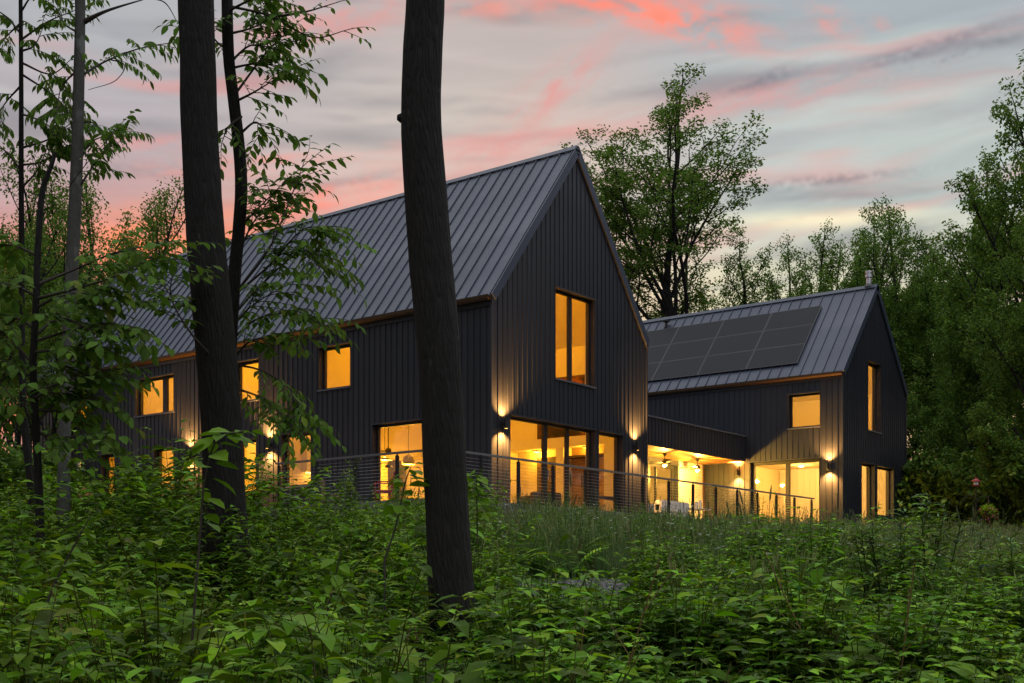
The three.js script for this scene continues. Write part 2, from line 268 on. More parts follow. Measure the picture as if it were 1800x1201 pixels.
function clad(parent, mx, U0, U1, v0, top, holes, pitch, mats, ribH = 0.026, ribW = 0.016, start = U0, name = 'wall_panel', minor = null, base = 0.006) {
  const r = rng(panSeed++), cuts = new Set([U0, U1]), seams = new Set();
  for (let k = Math.ceil((U0 - start) / pitch - 1e-6); start + k * pitch < U1 - 0.004; k++) { const u = start + k * pitch; if (u >= U0 - 1e-6) { cuts.add(u); seams.add(u); } }
  for (const h of holes) { if (h.u0 > U0 && h.u0 < U1) cuts.add(h.u0); if (h.u1 > U0 && h.u1 < U1) { cuts.add(h.u1); } }
  const E = [...cuts].sort((a, b) => a - b);
  for (let i = 0; i < E.length - 1; i++) {
    const a = E[i], b = E[i + 1]; if (b - a < 0.012) continue;
    const m = (a + b) / 2, hs = holes.filter((h) => h.u0 < m && h.u1 > m).sort((p, q) => p.v0 - q.v0); let v = v0; const mat = mats[Math.floor(r() * mats.length)], rib = seams.has(a) || a === U0 ? ribH : 0;
    for (const h of hs) { if (h.v0 - v > 0.02) { const t = h.v0; pan(a, b, v, () => t, base, rib, ribW, minor).build(name, mat, parent, mx); } v = h.v1; }
    if (Math.max(top(a), top(b)) - v > 0.02) pan(a, b, v, (u) => Math.max(top(u), v + 0.001), base, rib, ribW, minor).build(name, mat, parent, mx);
  }
}
function slab(outline, holes, depth, mx, name, mat, parent, n0 = 0) {   // a wall body with real openings
  const s = new THREE.Shape(outline.map(([a, b]) => new THREE.Vector2(a, b)));
  for (const h of holes) s.holes.push(new THREE.Path([[h.u0, h.v0], [h.u0, h.v1], [h.u1, h.v1], [h.u1, h.v0]].map(([a, b]) => new THREE.Vector2(a, b))));
  const g = new THREE.ExtrudeGeometry(s, { depth, bevelEnabled: false }); g.translate(0, 0, n0); g.applyMatrix4(mx);
  return part(name, g, mat, parent);
}
function win(parent, mx, h) {
  const b = new MB(), f = h.fw ?? 0.06, n0 = -0.225, n1 = -0.16, { u0, u1, v0, v1 } = h;
  b.box(u0 + 0.002, u0 + f, v0 + 0.002, v1 - 0.002, n0, n1); b.box(u1 - f, u1 - 0.002, v0 + 0.002, v1 - 0.002, n0, n1); b.box(u0 + f, u1 - f, v0 + 0.002, v0 + f * (h.door ? 1.6 : 1), n0, n1); b.box(u0 + f, u1 - f, v1 - f, v1 - 0.002, n0, n1);
  const bays = []; let a = u0 + f;
  for (const [m, w] of h.mull ?? []) { b.box(m - w / 2, m + w / 2, v0 + f, v1 - f, n0 - 0.01, n1 + 0.012); bays.push([a, m - w / 2]); a = m + w / 2; }
  bays.push([a, u1 - f]);
  for (const [y, w, k] of h.rails ?? []) b.box(bays[k][0], bays[k][1], y - w / 2, y + w / 2, n0 + 0.004, n1 - 0.004);
  const o = b.build(h.door ? 'door' : 'window', M.frame, parent, mx);
  for (const [p, q] of bays) { const g = new MB(); g.quad(V(p, v0 + f, -0.19), V(q, v0 + f, -0.19), V(q, v1 - f, -0.19), V(p, v1 - f, -0.19)); g.build('pane', M.glass, o, mx); }
  new MB().box(u0 - 0.03, u1 + 0.03, v1 + 0.001, v1 + 0.04, 0.008, 0.048).build('head_flashing', M.trim, o, mx);
  if (!h.door) new MB().box(u0 - 0.03, u1 + 0.03, v0 - 0.042, v0 - 0.001, -0.14, 0.052).build('sill', M.trimLight, o, mx);
  if (h.door) for (const k of h.handles ?? []) new MB().box(k - 0.012, k + 0.012, 0.95, 1.2, n1, n1 + 0.05).build('handle', M.silver, o, mx);
  return o;
}
const T = 0.3;                                              // wall thickness
/* a steel-clad house with a steep gable: x 0..W, z 0..-L from its front corner; front and left side are seen */
function house(o) {
  const { W, L, eave, ridge, root } = o, sl = (ridge - eave) / (W / 2), th = Math.atan(sl), Y0 = -0.62;
  const front = basis(V(1, 0, 0), V(0, 1, 0), V(0, 0, 1), V(0, 0, 0)), left = basis(V(0, 0, 1), V(0, 1, 0), V(-1, 0, 0), V(0, 0, 0)), right = basis(V(0, 0, -1), V(0, 1, 0), V(1, 0, 0), V(W, 0, 0)), back = basis(V(-1, 0, 0), V(0, 1, 0), V(0, 0, -1), V(W, 0, -L));
  const gt = (u) => eave + sl * Math.min(u, W - u) - 0.03, gable = [[0.001, Y0], [W - 0.001, Y0], [W - 0.001, eave - 0.04], [W / 2, ridge - 0.06], [0.001, eave - 0.04]];
  const inner = [[T, 0.012], [W - T, 0.012], [W - T, eave - 0.35 + sl * T], [W / 2, ridge - 0.46], [T, eave - 0.35 + sl * T]];
  const wF = slab(gable, o.front, T, front, 'wall', M.wall[0], root, -T), wL = slab([[-L + T, Y0], [-T, Y0], [-T, eave - 0.05], [-L + T, eave - 0.05]], o.left, T - 0.001, left, 'wall', M.wall[0], root, -T);
  slab([[T, Y0], [L - T, Y0], [L - T, eave - 0.05], [T, eave - 0.05]], o.right ?? [], T, right, 'wall', M.wall[1], root, -T); slab(gable, [], T, back, 'wall', M.wall[1], root, -T);
  // plaster inside
  slab(inner, o.front, 0.02, front, 'interior_lining', M.plaster, root, -T - 0.022); slab([[T - L + 0.025, 0.012], [-T - 0.025, 0.012], [-T - 0.025, eave - 0.3 + sl * T], [T - L + 0.025, eave - 0.3 + sl * T]], o.left, 0.02, left, 'interior_lining', M.plaster, root, -T - 0.022);
  slab([[T + 0.025, 0.012], [L - T - 0.025, 0.012], [L - T - 0.025, eave - 0.3 + sl * T], [T + 0.025, eave - 0.3 + sl * T]], o.right ?? [], 0.02, right, 'interior_lining', M.plaster, root, -T - 0.022); slab(inner, [], 0.02, back, 'interior_lining', M.plaster, root, -T - 0.022);
  clad(wF, front, 0.03, W - 0.03, Y0, gt, o.front, 0.2032, M.wall); clad(wL, left, o.leftFrom ?? -L, -0.03, Y0, () => eave - 0.06, o.left, 0.2032, M.wall);
  for (const h of o.front) win(root, front, h); for (const h of o.left) win(root, left, h);
  // corner posts of folded steel
  new MB().box(-0.034, 0.03, Y0, eave - 0.06, -0.03, 0.034).build('corner_trim', M.trim, root); new MB().box(W - 0.03, W + 0.034, Y0, eave - 0.06, -0.03, 0.034).build('corner_trim', M.trim, root);
  // roof: a thick folded body, panels on the slope in view, plaster below
  const nx = Math.sin(th), ny = Math.cos(th), ov = 0.06, len = W / 2 / Math.cos(th) + ov, thick = 0.26;
  const slope = basis(V(0, 0, 1), V(Math.cos(th), Math.sin(th), 0), V(-nx, ny, 0), V(0, eave, 0)), slopeR = basis(V(0, 0, -1), V(-Math.cos(th), Math.sin(th), 0), V(nx, ny, 0), V(W, eave, 0));
  const rb = new MB(), ex = (x, y, d) => [x, y - d], outer = [[-ov * Math.cos(th), eave - ov * Math.sin(th)], [W / 2, ridge], [W + ov * Math.cos(th), eave - ov * Math.sin(th)]], below = outer.map(([x, y]) => ex(x, y, thick / Math.cos(th) * 0.6));
  const zz = [0.05, -L - 0.05], ring = [...outer, below[2], below[1], below[0]];
  for (let i = 0; i < 6; i++) { const a = ring[i], b = ring[(i + 1) % 6]; rb.quad(V(b[0], b[1], zz[0]), V(a[0], a[1], zz[0]), V(a[0], a[1], zz[1]), V(b[0], b[1], zz[1])); }
  for (const [z, f] of [[zz[0], 1], [zz[1], -1]]) for (const [i, j, k, l] of [[0, 5, 4, 1], [1, 4, 3, 2]]) { const q = [i, j, k, l].map((n) => V(ring[n][0], ring[n][1], z)); f > 0 ? rb.quad(...q) : rb.quad(...q.reverse()); }
  const roof = rb.build('roof', M.trim, root);
  clad(roof, slope, -L - 0.05, 0.045, -ov, () => len - ov - 0.02, [], 0.4064, M.roof, 0.038, 0.018, -L - 0.05 + (o.seam ?? 0), 'roof_panel', [0.22, 0.41, 0.6, 0.79], 0.004);
  new MB().box(-0.05 - 0.0, L + 0.05, -ov, len - ov - 0.02, 0.001, 0.006).build('roof_panel', M.roof[0], roof, slopeR.clone());
  const cap = new MB(); for (const m of [slope, slopeR]) { const c = new MB().box(m === slope ? -L - 0.06 : -0.06, m === slope ? 0.06 : L + 0.06, len - ov - 0.16, len - ov + 0.012, 0.042, 0.056).geo(m); cap.p.push(...c.attributes.position.array); cap.n.push(...c.attributes.normal.array); cap.u.push(...c.attributes.uv.array); cap.c.push(...c.attributes.color.array); }
  cap.build('ridge_cap', M.roof[1], roof);
  for (const [m, s] of [[slope, 0.005], [slopeR, 0]]) { const u = m === slope ? [0.052, 0.082] : [-0.082, -0.052]; new MB().box(u[0], u[1], -ov - 0.01, len - ov + 0.01, -0.17, 0.046).build('rake_trim', M.roof[2], roof, m); }
  // half-round gutter along the eave, its front lip rolled
  const gy = eave - ov * Math.sin(th) - 0.11, gx = -ov * Math.cos(th) - 0.012, gb = new MB(), prof = [[0, 0.11], [0, 0.005], [-0.03, -0.012], [-0.085, -0.012], [-0.115, 0.03], [-0.12, 0.1], [-0.132, 0.104], [-0.132, 0.094], [-0.126, 0.03], [-0.09, -0.022], [-0.02, -0.022], [0.01, 0]];
  for (let i = 0; i < prof.length - 1; i++) { const [a, b] = prof[i], [c, d] = prof[i + 1]; gb.quad(V(gx + a, gy + b, -L), V(gx + c, gy + d, -L), V(gx + c, gy + d, 0.04), V(gx + a, gy + b, 0.04)); }
  gb.build('gutter', M.gutter, root);
  const cb = new MB(), ci = [[T, eave - 0.36 + sl * T], [W / 2, ridge - 0.47], [W - T, eave - 0.36 + sl * T]];
  for (let i = 0; i < 2; i++) cb.quad(V(ci[i][0], ci[i][1], -T), V(ci[i + 1][0], ci[i + 1][1], -T), V(ci[i + 1][0], ci[i + 1][1], -L + T), V(ci[i][0], ci[i][1], -L + T));
  cb.build('ceiling', M.plaster, root);
  new MB().box(T, W - T, -0.3, 0.01, -L + T, -T).build('floor', M.floor, root);
  return { front, left, slope, len, ov };
}
const inBox = (name, mat, root, ...b) => new MB().box(...b).build(name, mat, root);

/* ---- the long house */
const WA = 7.32, LA = 20.9, EAVE = 5.38, RIDGEA = 10.04;
const houseA = thing('gabled_house', 'long black steel clad house with tall gable window, the nearer and larger of two', 'house');
house({
  root: houseA, W: WA, L: LA, eave: EAVE, ridge: RIDGEA, seam: 0.2,
  front: [
    { u0: 0.76, u1: 4.6, v0: 0.04, v1: 2.44, door: true, mull: [[2.47, 0.15], [3.5, 0.11]], handles: [2.56] },
    { u0: 4.79, u1: 6.03, v0: 0.04, v1: 2.44, door: true, rails: [[0.62, 0.11, 0]] },
    { u0: 2.71, u1: 4.57, v0: 3.64, v1: 6.05, mull: [[3.62, 0.13]] },
  ],
  left: [
    { u0: -2.34, u1: -1.1, v0: 3.58, v1: 4.76 }, { u0: -6.18, u1: -4.95, v0: 3.58, v1: 4.76 }, { u0: -9.85, u1: -8.75, v0: 3.58, v1: 4.76 }, { u0: -14.8, u1: -12.78, v0: 3.58, v1: 4.75, mull: [[-13.45, 0.2]] }, { u0: -18.4, u1: -17.55, v0: 3.58, v1: 4.75 },
    { u0: -4.1, u1: -2.05, v0: 0.05, v1: 2.44, door: true }, { u0: -7.74, u1: -6.52, v0: 0.95, v1: 2.45 }, { u0: -9.75, u1: -8.86, v0: 0.05, v1: 2.42, door: true, handles: [-9.65] }, { u0: -13.8, u1: -12.8, v0: 0.05, v1: 2.46, door: true, handles: [-13.7] }, { u0: -16.72, u1: -15.95, v0: 0.95, v1: 2.45 },
  ],
});
// rooms: the great room open to the roof in front, two floors behind
{
  const gw = -8.35, pw = [[T, 0.015], [WA - T, 0.015], [WA - T, 5.4], [WA / 2, 9.55], [T, 5.4]], mx = basis(V(1, 0, 0), V(0, 1, 0), V(0, 0, 1), V(0, 0, gw));
  slab(pw, [{ u0: 4.9, u1: 5.9, v0: 0.02, v1: 2.2 }], 0.12, mx, 'partition', M.plaster, houseA);
  inBox('upper_floor', M.plaster, houseA, T, WA - T, 2.72, 2.98, -LA + T, gw - 0.005); inBox('upper_ceiling', M.plaster, houseA, T, WA - T, 5.5, 5.56, -LA + T, gw - 0.005);
  for (const z of [-11.1, -15.3]) inBox('partition', M.plaster, houseA, T + 0.03, WA - T - 0.03, 0.015, 2.715, z - 0.1, z);
  for (const z of [-11.4, -15.6]) inBox('partition', M.plaster, houseA, T + 0.03, WA - T - 0.03, 2.985, 5.495, z - 0.1, z);
  inBox('partition', M.plaster, houseA, 4.4, 4.5, 0.015, 2.715, -LA + T + 0.03, gw - 0.13); inBox('partition', M.plaster, houseA, 3.7, 3.8, 2.985, 5.495, -LA + T + 0.03, gw - 0.13);
  // the wall of the great room one looks at: pale casings round a pine-lined niche, a doorway, a soffit
  const wx = WA - T - 0.03;
  inBox('soffit', M.white, houseA, wx - 0.5, wx, 2.32, 2.62, -8.2, -0.6); inBox('pier', M.white, houseA, wx - 0.5, wx, 0.02, 2.315, -4.9, -4.55); inBox('pier', M.white, houseA, wx - 0.5, wx, 0.02, 2.315, -2.7, -2.42); inBox('pier', M.white, houseA, wx - 0.5, wx, 0.02, 2.315, -0.95, -0.62);
  for (let k = 0; k < 10; k++) inBox('pine_board', M.pine[k % 3], houseA, wx - 0.06, wx - 0.045, 0.03 + k * 0.229, 0.03 + k * 0.229 + 0.223, -2.41, -0.96);
  inBox('doorway_leaf', M.darkwood, houseA, wx - 0.12, wx - 0.07, 0.02, 2.1, -3.7, -2.9); inBox('shelf', M.darkwood, houseA, wx - 0.42, wx - 0.07, 1.98, 2.05, -2.4, -1.0);
}

/* ---- the smaller house, farther along the terrace */
const XB = 15.45, ZB = 2.72, WB = 6.1, LB = 15, RIDGEB = 8.8;
const houseB = thing('gabled_house', 'smaller black steel clad house carrying solar panels on its roof', 'house', [XB, 0, ZB]);
const hb = house({
  root: houseB, W: WB, L: LB, eave: EAVE - 0.02, ridge: RIDGEB, seam: 0.12,
  front: [{ u0: 2.32, u1: 3.5, v0: 3.58, v1: 6.0 }, { u0: 1.74, u1: 2.95, v0: 0.04, v1: 2.38, door: true }, { u0: 3.2, u1: 4.83, v0: 0.6, v1: 2.38 }],
  left: [{ u0: 0.78 - ZB, u1: 1.93 - ZB, v0: 3.54, v1: 4.7 }, { u0: -0.66 - ZB, u1: 1.93 - ZB, v0: 0.04, v1: 2.44, door: true, fw: 0.1, mull: [[0.68 - ZB, 0.15]], handles: [0.58 - ZB] }],
});
inBox('upper_floor', M.plaster, houseB, T, WB - T, 2.7, 2.96, -LB + T, -T - 0.03);
inBox('partition', M.plaster, houseB, T + 0.03, WB - T - 0.03, 0.015, 2.695, -5.1, -5.0); inBox('partition', M.plaster, houseB, T + 0.03, WB - T - 0.03, 2.965, 5.6, -5.7, -5.6);
for (let k = 0; k < 18; k++) inBox('wall_board', M.whiteBoard[k % 3], houseB, WB - T - 0.06, WB - T - 0.045, 0.02, 2.69, -0.36 - k * 0.255 - 0.249, -0.36 - k * 0.255);
{
  const vent = thing('flue_pipe', 'short galvanised flue pipe with a cap on the ridge of the smaller house', 'flue', [18.5, 8.6, 2.47]);
  new MB().lathe(V(0, 0, 0), [[0.095, 0], [0.095, 0.52], [0, 0.52]], 18).build('pipe', M.silver, vent); new MB().lathe(V(0, 0, 0), [[0.1, 0.5], [0.135, 0.52], [0.135, 0.62], [0.1, 0.64], [0.1, 0.67], [0.13, 0.69], [0.13, 0.75], [0, 0.79]], 18).build('cap', M.silver, vent);
  new MB().lathe(V(0, 0, 0), [[0.16, 0.1], [0.16, 0.2], [0.1, 0.3]], 18).build('collar', M.trim, vent);
  const rv = thing('roof_vent', 'small dark roof vent beside the top row of solar panels', 'vent', [18.03, 8.3, -5.6]);
  new MB().lathe(V(0, 0, 0), [[0.05, -0.1], [0.05, 0.22], [0.15, 0.24], [0.15, 0.29], [0, 0.31]], 14).build('hood', M.black, rv);
}
/* ---- solar panels: three rows of four, lying on rails over the roof */
{
  const sl = (RIDGEB - EAVE + 0.02) / (WB / 2), th = Math.atan(sl), c = Math.cos(th), s = Math.sin(th), mx = (z, d) => basis(V(0, 0, 1), V(c, s, 0), V(-s, c, 0), V(XB + c * d - s * 0.05, EAVE - 0.02 + s * d + c * 0.05, z));
  const rows = ['bottom', 'middle', 'top'];
  for (let j = 0; j < 3; j++) for (let i = 0; i < 4; i++) {
    const p = thing('solar_panel', ['black solar panel in the ' + rows[j] + ' row at the gable end of the array', 'second black solar panel from the gable in the ' + rows[j] + ' row', 'third black solar panel from the gable in the ' + rows[j] + ' row', 'black solar panel in the ' + rows[j] + ' row farthest from the gable'][i], 'solar panel', [0, 0, 0], 'solar panels on the smaller roof');
    mx(0.97 - (i + 1) * 1.963, 0.56 + j * 1.075).decompose(p.position, p.quaternion, p.scale);
    new MB().box(0.008, 1.95, 0.008, 1.062, 0.0, 0.036).build('frame', M.solarEdge, p); new MB().box(0.026, 1.932, 0.026, 1.044, 0.036, 0.0395).build('glass_face', M.solar, p);
    new MB().box(0.3, 0.36, 0.02, 1.05, -0.045, -0.001).box(1.6, 1.66, 0.02, 1.05, -0.045, -0.001).build('rail', M.black, p);
  }
}

/* ---- covered passage between the houses */
const ZF = -0.82, ZW = -2.5, PX0 = WA + 0.04, PX1 = XB - 0.05;
const porch = thing('porch_link', 'low covered porch with dark panelled parapet joining the two houses', 'porch');
{
  const mx = basis(V(1, 0, 0), V(0, 1, 0), V(0, 0, 1), V(0, 0, ZF - 0.002));
  const f = inBox('fascia', M.wall[0], porch, PX0, PX1, 2.5, 3.36, ZF - 0.15, ZF - 0.003);
  clad(f, mx, PX0, PX1, 2.49, () => 3.36, [], 0.2032, M.wall, 0.026, 0.016, PX0, 'fascia_panel');
  inBox('parapet_cap', M.trimLight, porch, PX0, PX1, 3.361, 3.40, ZF - 0.2, ZF + 0.05);
  inBox('roof', M.trim, porch, PX0, PX1, 2.58, 3.2, -7.0, ZF - 0.153);
  for (let k = 0, z = ZF - 0.02; k < 12; k++, z -= 0.142) inBox('ceiling_board', M.ceilingWood[(k * 7 + 1) % 3], porch, PX0, PX1, 2.476, 2.496, z - 0.139, z);
  inBox('ceiling', M.ceilingWood[0], porch, PX0, PX1, 2.5, 2.575, ZW - 0.05, ZF - 0.155);
  // back wall: glazed doors, then pale horizontal boards
  const wm = basis(V(1, 0, 0), V(0, 1, 0), V(0, 0, 1), V(0, 0, ZW)), hole = { u0: 8.1, u1: 13.55, v0: 0.03, v1: 2.3, door: true, fw: 0.12, mull: [[10.0, 0.14], [11.85, 0.16], [12.35, 0.05]] };
  slab([[PX0, -0.6], [PX1, -0.6], [PX1, 2.47], [PX0, 2.47]], [hole], 0.3, wm, 'back_wall', M.trim, porch, -0.3); win(porch, wm, hole);
  for (let k = 0; k < 16; k++) inBox('siding_board', M.whiteBoard[(k * 5) % 3], porch, 13.6, PX1 - 0.12, 0.01 + k * 0.154, 0.01 + k * 0.154 + 0.15, ZW + 0.001, ZW + 0.02);
  inBox('corner_board', M.darkwood, porch, PX1 - 0.115, PX1 - 0.005, 0.01, 2.47, ZW + 0.001, ZW + 0.05);
  inBox('inner_wall', M.plaster, porch, PX0 + 0.1, PX1 - 0.1, 0.0, 2.57, -6.9, -6.8); inBox('inner_floor', M.floor, porch, PX0, PX1, -0.3, 0.0, -6.9, ZW - 0.3);
  inBox('inner_side', M.plaster, porch, PX0 + 0.002, PX0 + 0.1, 0, 2.57, -6.9, ZW - 0.302); inBox('inner_side', M.plaster, porch, PX1 - 0.1, PX1 - 0.002, 0, 2.57, -6.9, ZW - 0.302);
}

/* ---- deck and its cable railing */
const DX = -4.42, DZ = 2.24;
const deck = thing('deck', 'raised timber deck with grey edge wrapping the front of both houses', 'deck');
{
  for (let k = 0, x = DX; x < -0.06; k++, x += 0.145) inBox('deck_board', [M.deckEdge, M.rail][k % 2], deck, x, Math.min(x + 0.14, -0.05), -0.045, -0.012, -10.2, DZ);
  for (let k = 0, z = 0.07; z < DZ - 0.05; k++, z += 0.145) inBox('deck_board', [M.deckEdge, M.rail][k % 2], deck, -0.04, XB - 0.06, -0.045, -0.012, z, Math.min(z + 0.14, DZ));
  for (let k = 0, z = ZW + 0.03; z < 0.05; k++, z += 0.145) inBox('deck_board', [M.deckEdge, M.rail][k % 2], deck, WA + 0.06, XB - 0.06, -0.045, -0.012, z, z + 0.14);
  inBox('edge_beam', M.deckEdge, deck, DX - 0.04, XB - 0.06, -0.34, -0.05, DZ - 0.06, DZ + 0.04); inBox('edge_beam', M.deckEdge, deck, DX - 0.04, DX + 0.06, -0.34, -0.05, -10.2, DZ - 0.065);
}
const railing = thing('cable_railing', 'black post railing with thin horizontal steel cables along the deck edge', 'railing');
{
  const post = new MB().box(-0.03, 0.03, -0.2, 0.93, -0.03, 0.03).box(-0.012, 0.012, 0.93, 0.965, -0.012, 0.012).geo(), px = [], zr = DZ - 0.04, xr = DX + 0.02;
  for (let k = 0; k < 14; k++) px.push([Math.min(-3.1 + k * 1.326, XB - 1.15 - (13 - k) * 0.0), zr]);
  px[13] = [14.15, zr]; px.push([xr, zr]); for (const z of [0.96, -0.29, -1.54, -2.8]) px.push([xr, z]);
  for (const [x, z] of px) { const m = part('post', post, M.black, railing); m.position.set(x, 0, z); }
  inBox('top_rail', M.rail, railing, xr - 0.045, 14.3, 0.965, 1.005, zr - 0.045, zr + 0.045); inBox('top_rail', M.rail, railing, xr - 0.045, xr + 0.045, 0.965, 1.005, -2.88, zr - 0.046);
  for (let k = 0; k < 12; k++) { const y = 0.06 + k * 0.074; new MB().tube([V(xr, y, zr), V(14.15, y, zr)], 0.0035, 5).build('cable', M.cable, railing); new MB().tube([V(xr, y + 0.001, zr), V(xr, y + 0.001, -2.8)], 0.0035, 5).build('cable', M.cable, railing); }
}

/* ------------------------------------------------------------------ lamps */
const shadowed = (l) => { l.castShadow = true; l.shadow.mapSize.set(512, 512); return l; };
/* cylinder wall lamps throwing light up and down the wall; nrm points away from the wall */
function sconce(pos, nrm, label, k = 1) {
  const o = thing('wall_sconce', label, 'wall lamp', pos, 'cylinder wall lamps'), d = 0.15, c = V(nrm[0] * d, 0, nrm[1] * d);
  new MB().lathe(c, [[0.05, -0.115], [0.056, -0.115], [0.056, 0.115], [0.05, 0.115], [0.05, 0.085], [0, 0.085]], 20).lathe(c, [[0, -0.085], [0.05, -0.085], [0.05, -0.115]], 20).build('cylinder', M.black, o);
  new MB().bar(V(nrm[0] * 0.02, 0, nrm[1] * 0.02), V(nrm[0] * 0.1, 0, nrm[1] * 0.1), 0.04, 0.05).build('bracket', M.black, o);
  new MB().bar(V(nrm[0] * 0.006, 0, nrm[1] * 0.006), V(nrm[0] * 0.03, 0, nrm[1] * 0.03), 0.11, 0.15).build('wall_plate', M.black, o);
  for (const s of [-1, 1]) {
    new MB().lathe(c, s < 0 ? [[0, -0.108], [0.047, -0.108], [0.047, -0.1], [0, -0.1]] : [[0, 0.1], [0.047, 0.1], [0.047, 0.108], [0, 0.108]], 18).build('lamp_lens', M.bulb, o);
    const l = shadowed(new THREE.SpotLight(new THREE.Color(1, 0.44, 0.1), 70 * k, 0, 1.12, 0.9, 2)); l.position.set(c.x, s * 0.125, c.z); l.target.position.set(c.x, s * 2, c.z); l.shadow.radius = 1.6; l.name = 'sconce_bulb'; o.add(l, l.target);
  }
  return o;
}
sconce([0.40, 2.17, 0.0], [0, 1], 'cylinder wall lamp on the tall gable, between its corner and the wide glass door');
sconce([6.62, 2.17, 0.0], [0, 1], 'cylinder wall lamp on the tall gable, beside the porch');
sconce([0, 2.2, -8.2], [-1, 0], 'cylinder wall lamp on the long side wall beside the kitchen window');
sconce([0, 2.2, -11.9], [-1, 0], 'cylinder wall lamp on the long side wall behind the big tree trunk');
sconce([XB, 2.13, 2.27], [-1, 0], 'cylinder wall lamp at the outer corner of the smaller house beside its sliding door');
sconce([XB, 2.13, -1.12], [-1, 0], 'cylinder wall lamp under the porch ceiling on the smaller house', 0.9);

/* flat round ceiling lamps */
function ceilingLamp(x, y, z, I, label, color = WARM, group = 'flat ceiling lamps indoors') {
  const o = thing('ceiling_light', label, 'ceiling lamp', [x, y, z], group);
  new MB().lathe(V(0, 0, 0), [[0, 0], [0.16, 0], [0.16, -0.03], [0.14, -0.045]], 24).build('rim', M.white, o); new MB().lathe(V(0, 0, 0), [[0.139, -0.044], [0.09, -0.062], [0, -0.066]], 24).build('diffuser', M.softGlow, o);
  const l = shadowed(new THREE.PointLight(color, I, 0, 2)); l.position.set(0, -0.12, 0); l.shadow.radius = 5; l.name = 'ceiling_lamp'; o.add(l); return o;
}
ceilingLamp(2.1, 2.715, -9.8, 8, 'flat round ceiling lamp in the downstairs room beside the kitchen'); ceilingLamp(2.2, 2.715, -13.2, 9, 'flat round ceiling lamp inside the lit side door'); ceilingLamp(2.2, 2.715, -17.6, 8, 'flat round ceiling lamp in the far end room downstairs');
ceilingLamp(1.9, 5.495, -9.8, 7, 'flat round ceiling lamp upstairs behind the small square window'); ceilingLamp(2.0, 5.495, -13.4, 8, 'flat round ceiling lamp upstairs behind the double window'); ceilingLamp(2.0, 5.495, -17.8, 6, 'flat round ceiling lamp in the far end room upstairs');
// downlights in the soffit of the great room wall
for (const z of [-1.7, -3.6, -5.6]) ceilingLamp(WA - T - 0.28, 2.318, z, 3.2, 'small flat lamp under the soffit of the great room', WARM, 'soffit lamps in the great room');
const CB = new THREE.Color(1, 0.56, 0.13);
ceilingLamp(XB + 3.2, 2.695, ZB - 2.0, 11, 'flat round ceiling lamp inside the sliding door, nearer the boarded wall', CB); ceilingLamp(XB + 1.8, 2.695, ZB - 3.6, 11, 'flat round ceiling lamp inside the sliding door, nearer the porch', CB); ceilingLamp(XB + 4.3, 2.695, ZB - 3.4, 6, 'flat round ceiling lamp at the back of the boarded room', CB);
ceilingLamp(11.5, 2.575, -4.6, 12, 'flat round ceiling lamp inside the porch doors', CB);
/* a plain bulb holder high in the open roofs */
function roofLamp(x, y, z, I, label, color) {
  const o = thing('hanging_lamp', label, 'pendant lamp', [x, y, z]);
  new MB().tube([V(0, 0, 0), V(0, -0.5, 0)], 0.01, 6).build('cord', M.black, o); new MB().lathe(V(0, -0.72, 0), [[0.03, 0.24], [0.11, 0.19], [0.15, 0.1], [0.13, 0.02], [0, -0.02]], 20).build('glow_globe', glow(color, 2.4), o);
  const l = shadowed(new THREE.PointLight(color, I, 0, 2)); l.position.set(0, -0.64, 0); l.shadow.radius = 6; l.name = 'globe_lamp'; o.add(l); return o;
}
roofLamp(WA / 2, 9.4, -2.6, 20, 'white globe lamp hanging from the ridge behind the tall gable window', WARM); roofLamp(WA / 2, 9.4, -6.4, 14, 'white globe lamp hanging from the ridge over the kitchen', WARM);
roofLamp(XB + 3.05, 8.2, ZB - 2.4, 16, 'white globe lamp hanging from the ridge of the smaller house', CB);
/* dome pendant and saucer pendant over the great room */
function pendant(pos, prof, drop, I, label, mat) {
  const o = thing('pendant_lamp', label, 'pendant lamp', pos);
  new MB().lathe(V(0, 0, 0), prof, 26).build('lamp_shade', mat, o); new MB().tube([V(0, prof[prof.length - 1][1], 0), V(0, drop, 0)], 0.008, 6).build('cord', M.black, o);
  new MB().lathe(V(0, 0.05, 0), [[0, -0.05], [0.04, -0.03], [0.05, 0.01], [0.03, 0.06], [0, 0.08]], 16).build('bulb', M.bulb, o); new MB().lathe(V(0, 0, 0), [[prof[0][0] * 0.94, 0.012], [0, 0.016]], 24).build('lamp_diffuser', M.softGlow, o);
  const l = shadowed(new THREE.PointLight(WARM, I, 0, 2)); l.position.set(0, -0.06, 0); l.shadow.radius = 4; l.name = 'pendant_bulb'; o.add(l);
}
pendant([4.0, 1.84, -6.5], [[0.2, 0], [0.195, 0.1], [0.15, 0.22], [0.07, 0.29], [0.02, 0.31]], 6.6, 10, 'grey dome pendant lamp behind the side glass door', std({ color: lin(0.25, 0.22, 0.2), roughness: 0.5 }));
pendant([4.0, 2.03, -7.5], [[0.26, 0], [0.2, 0.04], [0.05, 0.08], [0.02, 0.1]], 6.4, 5, 'flat saucer pendant lamp behind the side glass door', M.fan);

